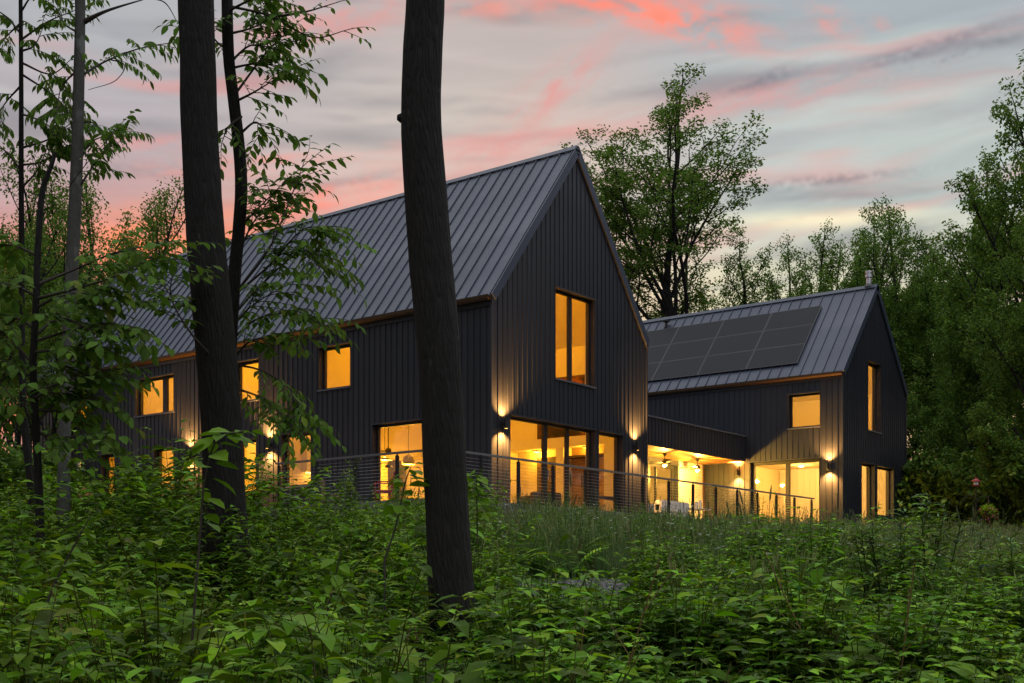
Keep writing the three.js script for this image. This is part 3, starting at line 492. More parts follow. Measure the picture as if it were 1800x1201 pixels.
/* ceiling fans */
function ceilingFan(pos, rod, label, lit, blades = 5, R = 0.62, turn = 0.3) {
  const o = thing('ceiling_fan', label, 'ceiling fan', pos, 'ceiling fans', turn);
  new MB().tube([V(0, 0.08, 0), V(0, rod, 0)], 0.016, 8).build('down_rod', M.fan, o); new MB().lathe(V(0, rod, 0), [[0.02, -0.09], [0.065, -0.03], [0.07, 0]], 16).build('canopy', M.fan, o);
  new MB().lathe(V(0, 0, 0), [[0, -0.05], [0.08, -0.05], [0.1, 0], [0.09, 0.06], [0.03, 0.1]], 18).build('motor', M.fan, o);
  for (let k = 0; k < blades; k++) { const a = k / blades * Math.PI * 2, m = new THREE.Matrix4().makeRotationY(a); new MB().quad(V(0.1, 0.0, 0.045), V(R, 0.0, 0.07), V(R, 0.02, -0.07), V(0.1, 0.012, -0.045)).quad(V(0.1, 0.004, -0.045), V(R, 0.012, -0.07), V(R, -0.008, 0.07), V(0.1, -0.008, 0.045)).build('blade', M.fan, o, m); }
  if (lit) { new MB().lathe(V(0, -0.05, 0), [[0.075, 0], [0.07, -0.04], [0.045, -0.07], [0, -0.08]], 18).build('lamp_globe', M.bulb, o); const l = shadowed(new THREE.PointLight(WARM_PORCH, lit, 0, 2)); l.position.set(0, -0.17, 0); l.shadow.radius = 3; l.name = 'fan_lamp'; o.add(l); }
  return o;
}
ceilingFan([11.15, 2.16, -1.62], 0.3, 'ceiling fan with a lit globe on the porch, nearer the tall gable', 28); ceilingFan([13.35, 2.16, -1.62], 0.3, 'ceiling fan with a lit globe on the porch, nearer the smaller house', 34, 5, 0.62, 0.9);
ceilingFan([3.95, 2.3, -7.3], 6.1, 'dark ceiling fan on a long rod in the great room', 0, 5, 0.7, 0.1);
/* light strip under the kitchen cupboards */
{
  const k = thing('kitchen_cupboards', 'pale kitchen cupboards with a light strip, seen through the side window', 'cupboards', [0, 0, 0]);
  for (let i = 0; i < 5; i++) { new MB().box(1.2 + i * 0.6, 1.2 + i * 0.6 + 0.59, 1.5, 2.3, -8.345, -8.0).build('cupboard_door', M.whiteBoard[i % 3], k); new MB().box(1.2 + i * 0.6, 1.2 + i * 0.6 + 0.59, 0.02, 0.9, -8.345, -7.75).build('drawer_front', M.whiteBoard[(i + 1) % 3], k); }
  new MB().box(1.2, 4.2, 0.905, 0.94, -8.345, -7.72).build('worktop', M.pine[1], k); new MB().box(1.25, 4.15, 1.47, 1.495, -8.1, -8.05).build('light_strip', M.bulb, k);
  const l = new THREE.RectAreaLight(WARM_PORCH, 8, 2.9, 0.05); l.position.set(2.7, 1.465, -8.075); l.rotation.x = -Math.PI / 2; l.name = 'cupboard_strip'; scene.add(l);
}

/* ------------------------------------------------------------------ furnishings */
{
  const art = tex(256, 256, (u, v) => { const a = fbm(u * 5 + 3, v * 5 + 8, 5), b = fbm(u * 9 + 20, v * 9 + 4, 4), k = smooth(0.42, 0.62, a); return [lerp(44, 128, k) * (0.6 + 0.8 * b), lerp(30, 72, k) * (0.6 + 0.8 * b), lerp(20, 30, k) * (0.6 + 0.8 * b)]; });
  const p = thing('painting', 'large dark rust coloured abstract painting on the great room wall', 'painting', [WA - T - 0.03, 2.69, -2.5]);
  const m = new THREE.Mesh(new THREE.PlaneGeometry(2.44, 1.8), std({ map: art, roughness: 0.8 })); m.rotation.y = -Math.PI / 2; m.position.set(-0.045, 0.92, 0); m.name = 'canvas'; p.add(m);
  new MB().box(-0.044, -0.002, 0.0, 1.85, -1.25, 1.25).build('frame', M.darkwood, p);
  const ac = thing('air_conditioner', 'white wall air conditioner behind the upper square window of the smaller house', 'air conditioner', [XB + 2.05, 3.93, ZB - 5.59]);
  new MB().box(-0.42, 0.42, 0, 0.29, 0, 0.2).build('casing', M.white, ac); new MB().box(-0.36, 0.3, 0.02, 0.06, 0.2, 0.206).build('outlet', M.black, ac); new MB().box(0.22, 0.25, 0.19, 0.21, 0.2, 0.207).build('indicator_light', M.softGlow, ac);
  // arc lamp
  const al = thing('arc_lamp', 'thin arched floor lamp inside the side glass door', 'floor lamp', [2.6, 0.012, -6.7]);
  const pts = []; for (let k = 0; k <= 14; k++) { const a = k / 14; pts.push(V(0.9 * a * a, 1.85 * Math.sin(a * 1.75), -0.15 * a)); }
  new MB().tube(pts, 0.012, 6).build('arch', M.black, al); new MB().lathe(V(0, 0, 0), [[0.15, 0], [0.15, 0.03], [0, 0.035]], 20).build('base', M.black, al); new MB().lathe(pts[14], [[0.12, -0.1], [0.1, -0.03], [0.02, 0.01]], 18).build('lamp_shade', M.black, al);
  const tv = thing('media_wall', 'black fireplace cabinet with a dark screen in the great room', 'cabinet', [4.45, 0.012, -8.34]);
  new MB().box(-1.15, 0.4, 1.05, 1.75, 0.002, 0.08).build('dark_screen', M.black, tv); new MB().box(-1.3, 0.4, 0, 0.5, 0.002, 0.4).build('cabinet', M.darkwood, tv);
  function sofa(pos, turn, w, mat, label, name = 'sofa') {
    const s = thing(name, label, 'sofa', pos, undefined, turn), r = (x0, x1, y0, y1, z0, z1) => { const b = new MB(), e = 0.03; b.box(x0, x1, y0 + e, y1 - e, z0 + e, z1 - e).box(x0 + e, x1 - e, y0, y1, z0 + e, z1 - e).box(x0 + e, x1 - e, y0 + e, y1 - e, z0, z1); return b; };
    r(-w / 2, w / 2, 0.12, 0.36, -0.4, 0.4).build('seat_base', mat, s); r(-w / 2, w / 2, 0.36, 0.7, -0.42, -0.2).build('backrest', mat, s); for (const k of [-1, 1]) r(k > 0 ? w / 2 - 0.16 : -w / 2, k > 0 ? w / 2 : -w / 2 + 0.16, 0.2, 0.6, -0.4, 0.42).build('armrest', mat, s);
    const n = Math.max(2, Math.round((w - 0.3) / 0.7)); for (let k = 0; k < n; k++) { const q = (w - 0.34) / n, x = -w / 2 + 0.17 + k * q; r(x, x + q - 0.01, 0.36, 0.5, -0.2, 0.41).build('seat_cushion', mat, s); }
    for (const [i, j] of [[-1, -1], [1, -1], [-1, 1], [1, 1]]) new MB().box(i * (w / 2 - 0.08) - 0.025, i * (w / 2 - 0.08) + 0.025, 0, 0.12, j * 0.32 - 0.025, j * 0.32 + 0.025).build('leg', M.black, s); return s;
  }
  sofa([4.1, 0.012, -6.1], Math.PI, 1.9, M.leather, 'tan leather sofa inside the side glass door'); sofa([8.75, -0.012, -0.25], Math.PI, 1.75, M.cloth, 'white cushioned sofa on the porch seen from behind', 'outdoor_sofa'); sofa([3.75, 0.012, -1.3], Math.PI * 0.9, 0.95, M.darkwood, 'dark upholstered armchair behind the wide gable door', 'armchair');
  const tb = thing('side_table', 'small round pale table beside the white porch sofa', 'table', [10.9, -0.012, -0.2]); new MB().lathe(V(0, 0, 0), [[0, 0.55], [0.38, 0.55], [0.38, 0.58], [0, 0.58]], 24).build('table_top', M.cloth, tb); new MB().lathe(V(0, 0, 0), [[0.2, 0], [0.2, 0.02], [0.03, 0.04], [0.03, 0.55]], 14).build('pedestal', M.white, tb);
  for (const [x, h] of [[10.75, 0.2], [10.98, 0.26]]) { const v = thing('candle_lantern', h > 0.22 ? 'taller glass jar standing on the small porch table' : 'shorter glass jar standing on the small porch table', 'jar', [x, 0.57, -0.22]); new MB().lathe(V(0, 0, 0), [[0, 0], [0.06, 0], [0.06, h * 0.8], [0.045, h], [0, h]], 16).build('jar', M.cloth, v); new MB().lathe(V(0, 0, 0), [[0.05, h + 0.001], [0.05, h + 0.02], [0, h + 0.02]], 16).build('lid', M.silver, v); }
  // chairs on the deck
  const rc = thing('spindle_chair', 'red painted spindle back chair on the deck by the side glass door', 'chair', [-2.0, -0.012, -1.75], undefined, -2.2);
  new MB().box(-0.24, 0.24, 0.42, 0.46, -0.22, 0.22).build('seat', M.red, rc); for (const [x, z] of [[-0.19, -0.18], [0.19, -0.18], [-0.19, 0.18], [0.19, 0.18]]) new MB().tube([V(x, 0.42, z), V(x * 1.2, 0, z * 1.2)], [0.02, 0.016], 8).build('leg', M.red, rc);
  for (let k = 0; k < 6; k++) { const x = -0.19 + k * 0.076; new MB().tube([V(x, 0.46, -0.19), V(x * 1.1, 0.88, -0.29)], 0.011, 6).build('spindle', M.red, rc); } new MB().bar(V(-0.25, 0.9, -0.295), V(0.25, 0.9, -0.295), 0.03, 0.09).build('crest_rail', M.red, rc);
  for (const s of [-1, 1]) { new MB().bar(V(s * 0.25, 0.66, -0.22), V(s * 0.26, 0.66, 0.2), 0.05, 0.025).build('armrest', M.red, rc); new MB().tube([V(s * 0.24, 0.46, 0.17), V(s * 0.26, 0.65, 0.17)], 0.014, 6).build('arm_post', M.red, rc); }
  const wc = thing('wooden_chair', 'weathered wooden chair with a solid back panel on the deck', 'chair', [-2.0, -0.012, -3.6], undefined, 0.7), ww = std({ color: lin(0.2, 0.13, 0.08), roughness: 0.85 });
  new MB().box(-0.22, 0.22, 0.42, 0.45, -0.21, 0.21).build('seat', ww, wc); new MB().box(-0.23, 0.23, 0.62, 0.8, -0.24, -0.215).build('backrest', ww, wc); for (const [x, z, h] of [[-0.2, -0.19, 0.8], [0.2, -0.19, 0.8], [-0.2, 0.19, 0.42], [0.2, 0.19, 0.42]]) new MB().box(x - 0.022, x + 0.022, 0, h, z - 0.022, z + 0.022).build('leg', ww, wc);
  // oven with a flue by the far end of the house
  const ov = thing('outdoor_oven', 'small outdoor oven with a tall metal flue near the far end of the long house', 'oven', [-2.5, groundY(-2.5, -14.1), -14.1]);
  const g = 1.5; new MB().box(-0.5, 0.5, 0, g, -0.45, 0.45).build('plinth', M.stone, ov); new MB().lathe(V(0, g, 0), [[0.5, 0.001], [0.48, 0.2], [0.36, 0.4], [0.12, 0.5], [0, 0.51]], 20).build('dome', M.terracotta, ov); new MB().lathe(V(0, g, 0), [[0.075, 0.4], [0.075, 1.2], [0, 1.2]], 16).build('flue', M.silver, ov); new MB().lathe(V(0, g + 1.2, 0), [[0.13, 0.03], [0.02, 0.13], [0, 0.13]], 16).build('flue_cap', M.silver, ov);
}
/* plants in pots: an arching rosette of narrow leaves */
function rosette(b, r, c, n, len, wid, lift, col) { for (let k = 0; k < n; k++) { const a = r() * 6.283, up = lift * (0.5 + r() * 0.8), d = V(Math.cos(a), up, Math.sin(a)).normalize(); b.col = col.map((x) => x * (0.75 + 0.5 * r())); b.leaf(c.clone().addScaledVector(d, 0.02), d, V(-Math.cos(a) * up, 1, -Math.sin(a) * up).normalize(), len * (0.7 + 0.5 * r()), wid, 0.3, 0.55, 3); } }
{
  const spots = [[12.2, -0.012, 0.4, 0.26, 'arching potted fern on the deck by the porch, nearer the sofa'], [13.55, -0.012, 0.5, 0.22, 'arching potted fern on the deck by the porch, nearer the sliding door'], [18.2, -0.42, 4.0, 0.7, 'potted fern on the ground below the gable of the smaller house']];
  spots.forEach(([x, y, z, h, label], i) => { const r = rng(400 + i), o = thing('potted_fern', label, 'potted plant', [x, y, z], 'potted ferns'); new MB().lathe(V(0, 0, 0), [[0, 0], [0.13, 0], [0.18, h], [0.16, h], [0.15, h - 0.03], [0, h - 0.03]], 18).build('pot', M.terracotta, o); const b = new MB(); rosette(b, r, V(0, h, 0), 60, 0.52, 0.045, 0.9, [1.2, 1.15, 0.6]); b.build('foliage', M.leaf, o); });
  const r = rng(77), o = thing('houseplant', 'leafy houseplant behind the wide gable door', 'houseplant', [1.15, 0.012, -0.75]); new MB().lathe(V(0, 0, 0), [[0, 0], [0.15, 0], [0.19, 0.36], [0, 0.34]], 18).build('pot', M.terracotta, o);
  const st = new MB(), lf = new MB(); for (let k = 0; k < 7; k++) { const a = r() * 6.28, e = V(Math.cos(a) * 0.4, 0.75 + r() * 0.5, Math.sin(a) * 0.35); st.tube([V(0, 0.34, 0), e.clone().multiplyScalar(0.5).add(V(0, 0.3, 0)), e], [0.009, 0.007, 0.004], 5); rosette(lf, r, e, 9, 0.3, 0.07, 0.3, [0.9, 0.8, 0.6]); } st.build('stem', M.twig, o); lf.build('foliage', M.leaf, o);
  // feeder and basket on a crook, right of the smaller house
  const base = at(1716, 930, 34); base.y = groundY(base.x, base.z);
  const fp = thing('garden_pole', 'dark metal pole with two curled crooks at the edge of the woods', 'pole', [base.x, base.y, base.z], undefined, YAW - Math.PI / 2);
  new MB().tube([V(0, 0, 0), V(0, 1.62, 0)], 0.014, 8).build('pole', M.black, fp);
  for (const s of [-1, 1]) { const q = []; for (let k = 0; k <= 10; k++) { const a = k / 10 * 2.9; q.push(V(s * (0.2 - 0.2 * Math.cos(a)), 1.1 + 0.24 * Math.sin(a), 0)); } new MB().tube(q, 0.008, 6).build('crook', M.black, fp); }
  const fd = thing('bird_feeder', 'red bird feeder with a pale rim on top of the garden pole', 'bird feeder', [base.x, base.y + 1.6, base.z]); fd.scale.setScalar(0.72);
  new MB().lathe(V(0, 0, 0), [[0, 0.0], [0.15, 0.02], [0.16, 0.06], [0.1, 0.07]], 20).build('tray', M.red, fd); new MB().lathe(V(0, 0, 0), [[0.09, 0.07], [0.09, 0.19], [0.1, 0.2]], 20).build('tube', M.cloth, fd); new MB().lathe(V(0, 0, 0), [[0.17, 0.2], [0.16, 0.24], [0.03, 0.31], [0.02, 0.38], [0, 0.38]], 20).build('roof', M.red, fd);
  const bb = at(1737, 894, 34.6), by = groundY(bb.x, bb.z), hp = thing('basket_pole', 'thin leaning stake holding a hanging flower basket', 'pole', [bb.x, by, bb.z]); new MB().tube([V(0.1, 0, 0.1), V(0, bb.y - by + 0.35, 0)], 0.012, 6).build('stake', M.darkwood, hp);
  const hb2 = thing('flower_basket', 'round hanging basket of green leaves with pink flowers', 'flower basket', [bb.x, bb.y - 0.12, bb.z]), fb = new MB(), fl = new MB(), rr = rng(9);
  new MB().lathe(V(0, 0, 0), [[0, -0.12], [0.12, -0.1], [0.19, 0.05], [0, 0.05]], 16).build('basket', M.darkwood, hb2);
  for (let k = 0; k < 260; k++) { const d = V(rr() - 0.5, rr() - 0.5, rr() - 0.5).normalize(), p = d.clone().multiplyScalar(0.16 + rr() * 0.1).setY(d.y * 0.17 + 0.06); fb.col = [0.9 + rr() * 0.6, 0.9 + rr() * 0.3, 0.7]; fb.fleck(p, V(rr() - 0.5, rr() - 0.5, rr() - 0.5), d, 0.07, 0.04); }
  fl.col = [1, 1, 1]; for (let k = 0; k < 40; k++) { const d = V(rr() - 0.5, (rr() - 0.7) * 0.8, rr() - 0.5).normalize(), p = d.clone().multiplyScalar(0.29); fl.fleck(p, V(rr() - 0.5, rr() - 0.5, rr() - 0.5), d, 0.05, 0.05); }
  fb.build('foliage', M.leaf, hb2); fl.build('flowers', std({ color: lin(0.5, 0.05, 0.14), roughness: 0.8 }), hb2);
}

/* ------------------------------------------------------------------ trees beside the camera: trunk axes read off the photograph, each at the distance of its foot on the slope */
const bez = (pts, n = 14) => new THREE.CatmullRomCurve3(pts, false, 'centripetal').getPoints(n);
function trunk(rows, t, seed, lean = 0) {                    // rows: [px, py, width in px]
  const r0 = rows[rows.length - 1], foot = at(r0[0], r0[1], t), gy = groundY(foot.x, foot.z);
  const P = rows.map(([x, y]) => at(x, y, t)), R = rows.map(([, , w]) => w / 2 / FOCAL * t);
  P.push(V(foot.x, gy - 0.25, foot.z)); R.push(R[R.length - 1] * 1.3);
  const c = new THREE.CatmullRomCurve3(P, false, 'centripetal'), n = 90, pts = c.getPoints(n), rad = pts.map((_, i) => { const f = i / n * (P.length - 1), k = Math.min(Math.floor(f), P.length - 2); return lerp(R[k], R[k + 1], f - k); });
  return { pts, rad, bump: (a, s) => (fbm(Math.cos(a) * 1.6 + seed * 7, s * 1.1 + Math.sin(a) * 1.6, 3) - 0.5) * 0.09 * rad[40] + (fbm(Math.cos(a) * 9 + seed, s * 3 + Math.sin(a) * 9, 2) - 0.5) * 0.06 * rad[40] };
}
/* a twig with leaves set alternately along it */
function twig(W, Lf, r, p, dir, len, o) {
  const n = Math.max(3, Math.round(len / o.gap)), pts = [p.clone()], d = dir.clone().normalize(), q = p.clone();
  for (let k = 1; k <= n; k++) { d.add(V((r() - 0.5) * 0.25, -0.05 * (o.sag ?? 1) + (r() - 0.5) * 0.12, (r() - 0.5) * 0.25)).normalize(); q.addScaledVector(d, len / n); pts.push(q.clone()); }
  W.tube(pts, pts.map((_, k) => lerp(0.0045, 0.0016, k / n)), 4, null, false);
  for (let k = 1; k <= n; k++) {
    const t = pts[k].clone().sub(pts[k - 1]).normalize(), s = t.clone().cross(V(0, 1, 0)).normalize(), side = (k % 2 ? 1 : -1);
    for (const sd of o.pair ? [1, -1] : [side]) {
      if (r() < (o.skip ?? 0.08)) continue;
      const dd = t.clone().multiplyScalar(k === n ? 1 : 0.75).addScaledVector(s, sd * (k === n ? 0.2 : 0.8 + 0.3 * r())).add(V((r() - 0.5) * 0.4, -(o.hang ?? 0.35) * (0.5 + r()), (r() - 0.5) * 0.4));
      const L = o.leaf * (0.62 + 0.6 * r()), tint = 0.62 + 0.75 * r(), yel = r() < 0.05 ? 1.5 : 1;
      Lf.col = [tint * (0.85 + 0.3 * r()) * yel, tint, tint * (0.7 + 0.5 * r())];
      Lf.leaf(pts[k], dd, V((r() - 0.5) * 1.1, 1, (r() - 0.5) * 1.1).normalize(), L, L * o.wide, 0.22, 0.15 + 0.3 * r(), 3);
    }
  }
}
/* a branch through pixel positions, with twigs */
function bough(W, Lf, r, px, t, o) {
  const P = bez(px.map(([x, y, dt = 0], i) => at(x, y, t + dt + (i ? (r() - 0.5) * 0.5 : 0))), 16), n = P.length, r0 = o.r ?? 0.014;
  W.tube(P, P.map((_, i) => lerp(r0, 0.003, (i / n) ** 0.8)), 6, null, false);
  if (o.bare) return;
  const len = P.reduce((a, p, i) => a + (i ? p.distanceTo(P[i - 1]) : 0), 0), m = Math.round(len * (o.dens ?? 9));
  for (let k = 0; k < m; k++) {
    const f = lerp(o.from ?? 0.25, 1, (k + r()) / m), i = Math.min(n - 2, Math.floor(f * (n - 1))), p = P[i].clone().lerp(P[i + 1], f * (n - 1) - i), tg = P[i + 1].clone().sub(P[i]).normalize(), s = tg.clone().cross(V(0, 1, 0)).normalize();
    const d = tg.clone().multiplyScalar(0.7).addScaledVector(s, (k % 2 ? 1 : -1) * (0.5 + r() * 0.7)).add(V(0, (r() - 0.4) * (o.rise ?? 0.6), 0));
    twig(W, Lf, r, p, d, (o.twig ?? 0.38) * (0.6 + 0.7 * r()), o);
  }
  twig(W, Lf, r, P[n - 1], P[n - 1].clone().sub(P[n - 2]), (o.twig ?? 0.38), o);
}
function nearTree(name, label, rows, t, seed, boughs, o, mat = M.bark, seg = 30) {
  const g = thing(name, label, 'tree'), tr = trunk(rows, t, seed), b = new MB(), W = new MB(), Lf = new MB(), r = rng(seed * 101 + 3);
  b.tube(tr.pts, tr.rad, seg, tr.bump); for (const [c, q] of o.knots ?? []) { const k = at(c[0], c[1], t); b.tube([k, k.clone().addScaledVector(RGT, q[0]).add(V(0, q[1], 0)), k.clone().addScaledVector(RGT, q[0] * 1.5).add(V(0, q[1] * 1.2, 0))], [q[2], q[2] * 0.8, q[2] * 0.45], 10); }
  b.build('trunk', mat, g);
  for (const px of boughs) bough(W, Lf, r, px.px ?? px, px.t ?? t, { ...o, ...px });
  if (!W.empty) W.build('branches', M.twig, g); if (!Lf.empty) Lf.build('crown', M.leafTreeDim, g);
  return g;
}
const ELM = { leaf: 0.1, wide: 0.5, gap: 0.046, dens: 16, twig: 0.42, hang: 0.4 }, ASH = { leaf: 0.1, wide: 0.36, gap: 0.042, dens: 12, twig: 0.4, hang: 0.8, pair: true }, MAPLE = { leaf: 0.1, wide: 0.66, gap: 0.05, dens: 16, twig: 0.42, hang: 0.35 };
nearTree('forest_tree', 'thick dark furrowed trunk with a broken branch stub, standing before the long roof', [[756, -700, 56], [752, -350, 62], [748, 0, 67], [743, 100, 69], [741, 210, 71], [749, 350, 75], [759, 480, 76], [768, 580, 75], [775, 680, 74], [781, 800, 75], [786, 900, 76], [791, 1000, 79], [796, 1080, 84], [800, 1150, 96]], 8.7, 1, [], { knots: [[[716, 210], [-0.05, 0.012, 0.042]]] }, M.bark, 36);
nearTree('forest_tree', 'thick dark furrowed trunk with leafy sprays hanging before the roof, left of the stubbed one', [[336, -700, 52], [340, -350, 57], [344, 0, 60], [347, 100, 60], [349, 200, 62], [354, 300, 63], [360, 400, 66], [368, 500, 68], [378, 600, 70], [386, 700, 70], [391, 800, 71], [394, 900, 76], [396, 985, 90]], 10.4, 2, [
  { px: [[384, 640], [335, 585, -0.3], [300, 520, -0.4], [305, 470, -0.4]], from: 0.4 }, { px: [[380, 560], [330, 540, -0.4], [285, 520, -0.6]], from: 0.5, dens: 5 }], { ...ELM, leaf: 0.11 }, M.bark, 36);
nearTree('young_tree', 'slender crooked dark tree rising beside the thick trunk with elm like sprays', [[397, -500, 17], [399, 0, 20], [402, 100, 20], [411, 180, 20], [420, 260, 21], [424, 330, 22], [420, 400, 22], [414, 460, 22], [408, 540, 24], [404, 620, 24], [404, 720, 25], [406, 850, 28], [408, 970, 34]], 11, 3, [
  [[400, 60], [440, 50], [490, 25]], [[405, 120], [450, 112], [505, 118]], [[411, 180], [450, 160], [490, 135]], [[400, 20], [450, -5], [520, -30]], [[402, 90], [378, 70], [362, 40]], [[422, 235], [450, 215], [468, 235]], [[424, 205], [400, 225], [392, 245]], [[400, -60], [440, -30], [470, 20]], [[410, 170], [470, 90], [500, 60]], [[404, 110], [440, 80], [480, 85]],
  { px: [[400, 10], [480, 30], [550, 66], [612, 52]], dens: 4, twig: 0.22, leaf: 0.06, from: 0.4 }, { px: [[480, 30], [540, 20], [590, 5]], dens: 4, twig: 0.2, leaf: 0.06, from: 0.3 },
  [[410, 520], [473, 437], [510, 350], [532, 292]], [[410, 520], [470, 470], [540, 400], [572, 412]], [[405, 600], [450, 562], [520, 548], [556, 566]], [[404, 640], [460, 652], [515, 690], [528, 735]], [[404, 580], [440, 540], [505, 500]], [[412, 470], [440, 400], [478, 345]], [[405, 560], [460, 500], [535, 440], [560, 470]], [[405, 680], [460, 700], [515, 752]], [[404, 640], [440, 600], [500, 590]], [[420, 400], [450, 370], [500, 320]]], ELM, M.bark, 18);
nearTree('young_tree', 'pale grey barked young tree with a bare bough towards the thick trunk', [[144, -400, 14], [141, 0, 17], [139, 130, 19], [136, 250, 20], [130, 400, 22], [124, 520, 22], [120, 620, 22], [114, 740, 20], [112, 840, 22], [112, 960, 27]], 12.5, 4, [
  { px: [[148, 130], [185, 108], [250, 84], [318, 73]], from: 0.2, dens: 8 }, { px: [[148, 38], [185, 20], [262, -4]], bare: true, r: 0.03 }, { px: [[262, -4], [290, 5], [312, 40]], bare: true, r: 0.01 }, { px: [[190, 104], [217, 112], [205, 140], [155, 158]], bare: true, r: 0.008 }, { px: [[141, 60], [110, 40], [100, 5]], dens: 5 }, { px: [[134, 300], [160, 250], [200, 235]], dens: 5 }, { px: [[132, 340], [165, 290], [205, 240]], dens: 6 }, { px: [[139, 120], [110, 150], [100, 190]], dens: 6 }, { px: [[136, 215], [160, 215], [175, 228]], dens: 6 }], ASH, M.barkPale, 18);
nearTree('sapling_tree', 'very slim straight tree with drooping narrow leaves at the edge of the woods', [[36, -400, 6], [36, 0, 7], [37, 150, 8], [37, 300, 9], [38, 450, 10], [38, 600, 11], [44, 760, 13], [55, 860, 15], [58, 960, 18]], 13, 5, [
  [[37, 70], [80, 40], [140, 15]], [[37, 60], [5, 25], [-40, 0]], [[37, 110], [85, 130], [130, 100]], [[37, 130], [90, 165], [130, 205]], [[37, 200], [75, 215], [125, 250]], [[37, 150], [10, 180], [-20, 230]], [[38, 260], [85, 245], [130, 212]], [[38, 300], [5, 262], [-25, 240]], [[37, 20], [60, -10], [110, -20]], [[38, 290], [70, 285], [110, 262]], [[37, 40], [15, 60], [-10, 90]], [[38, 330], [65, 300], [90, 240]], [[37, 90], [60, 80], [75, 50]]], { ...ASH, dens: 8 }, M.bark, 14);
nearTree('sapling_tree', 'crooked dark sapling with a broken top and wide layers of broad leaves', [[97, 268, 6], [90, 290, 8], [76, 330, 10], [70, 380, 11], [66, 450, 11], [62, 560, 12], [58, 640, 12], [62, 740, 13], [68, 860, 14], [72, 1000, 17]], 9.2, 6, [
  { px: [[66, 525], [130, 508], [200, 487], [262, 452]], dens: 12 }, { px: [[66, 500], [140, 470], [210, 442], [285, 430]], dens: 12 }, { px: [[62, 600], [120, 582], [190, 568], [225, 575]], dens: 12 }, [[60, 690], [110, 672], [165, 655]], [[58, 640], [20, 600], [-30, 560]], [[62, 745], [110, 700], [165, 702]], [[66, 450], [25, 432], [-20, 440]], { px: [[64, 560], [130, 545], [190, 532]], dens: 11 }, [[62, 520], [20, 500], [-20, 510]], [[60, 620], [110, 612], [150, 605], [180, 615]], [[58, 640], [100, 640], [140, 655]], [[60, 660], [20, 660], [-20, 690]], [[62, 580], [30, 560], [0, 590]], [[64, 540], [110, 520], [180, 515]], [[62, 740], [30, 720], [-10, 740]], [[62, 720], [110, 725], [150, 745]], [[62, 760], [100, 770], [140, 765]], [[60, 650], [30, 640], [-10, 630]], [[60, 700], [85, 690], [125, 700]], [[62, 590], [100, 560], [150, 575]], { px: [[120, 330, 3], [150, 290, 3], [190, 245, 3]], leaf: 0.1, r: 0.006, dens: 7 }], MAPLE, M.bark, 14);

/* ------------------------------------------------------------------ trees farther off: limbs fork and fork again, leaves in loose clumps at the ends */
function grow(seed, o) {
  const r = rng(seed), W = new MB(), Lf = new MB(), tips = [];
  const limb = (p, d, len, rad, lv) => {
    const n = 5, pts = [p.clone()], q = p.clone(), dd = d.clone().normalize();
    for (let k = 0; k < n; k++) { dd.add(V((r() - 0.5) * 0.3, (lv ? o.up : 0.05) * 0.35, (r() - 0.5) * 0.3)).normalize(); q.addScaledVector(dd, len / n); pts.push(q.clone()); }
    W.tube(pts, pts.map((_, k) => lerp(rad, rad * (lv < 3 ? 0.55 : 0.3), k / n)), lv === 0 ? 12 : lv === 1 ? 7 : 4, null, false);
    if (lv >= 3) { tips.push([pts[2], 0.7], [pts[4], 1], [pts[5], 1]); return; }
    const kids = o.kids[lv];
    for (let k = 0; k < kids; k++) {
      const f = lerp(lv === 0 ? o.bare : 0.3, 1, (k + r() * 0.9) / kids), i = Math.min(n - 1, Math.floor(f * n)), s = pts[i].clone().lerp(pts[i + 1], f * n - i), a = k * 2.4 + r() * 1.2, sp = o.spread[lv] * (0.7 + 0.6 * r()) * (lv === 0 ? lerp(1.1, 0.55, f) : 1);
      const ax = dd.clone().cross(V(0.3, 0.1, 1)).normalize(), sd = ax.clone().applyAxisAngle(dd, a), nd = dd.clone().multiplyScalar(Math.cos(sp)).addScaledVector(sd, Math.sin(sp));
      limb(s, nd, len * o.len[lv] * (0.75 + 0.5 * r()) * (lv === 0 ? lerp(1, 0.7, f) : lerp(1.1, 0.7, f)), rad * (lv === 0 ? 0.42 : 0.5) * lerp(1, 0.7, f), lv + 1);
    }
    if (lv > 0) limb(pts[n], dd, len * o.len[lv] * 0.8, rad * 0.5, lv + 1); else limb(pts[n], dd, len * (o.leader ?? 0.45), rad * 0.5, 1);
  };
  limb(V(0, -0.3, 0), V(0.03, 1, 0.02), o.trunk, o.r, 0);
  for (const [p, w] of tips) {
    const n = Math.round(o.leaves * w * (0.5 + r()));
    for (let k = 0; k < n; k++) { const d = V(r() - 0.5, (r() - 0.5) * 0.7, r() - 0.5).normalize().multiplyScalar(o.clump * Math.sqrt(r())), t = 0.55 + 0.9 * r(); Lf.col = [t * (0.8 + 0.5 * r()), t, t * (0.7 + 0.5 * r())]; Lf.fleck(p.clone().add(d), V(r() - 0.5, r() * 0.5 - 0.5, r() - 0.5), V(r() - 0.5, 0.8, r() - 0.5).normalize(), o.leaf * (0.7 + 0.7 * r()), o.leaf * 0.62); }
  }
  return { wood: W.geo(), leaves: Lf.geo(), n: tips.length, f: Lf.p.length / 18 };
}
const VASE = grow(14, { trunk: 12, r: 0.22, bare: 0.66, kids: [9, 6, 5], spread: [0.62, 0.66, 0.85], len: [0.66, 0.46, 0.42], up: 0.16, leaves: 34, clump: 0.3, leaf: 0.11, leader: 0.55 });
const tallTree = (s, k, leaves, clump, leaf) => grow(s, { trunk: 12, r: 0.26, bare: 0.28, kids: [k + 3, 5, 4], spread: [1.05, 0.65, 0.75], len: [0.42, 0.55, 0.5], up: 0.32, leaves, clump, leaf });
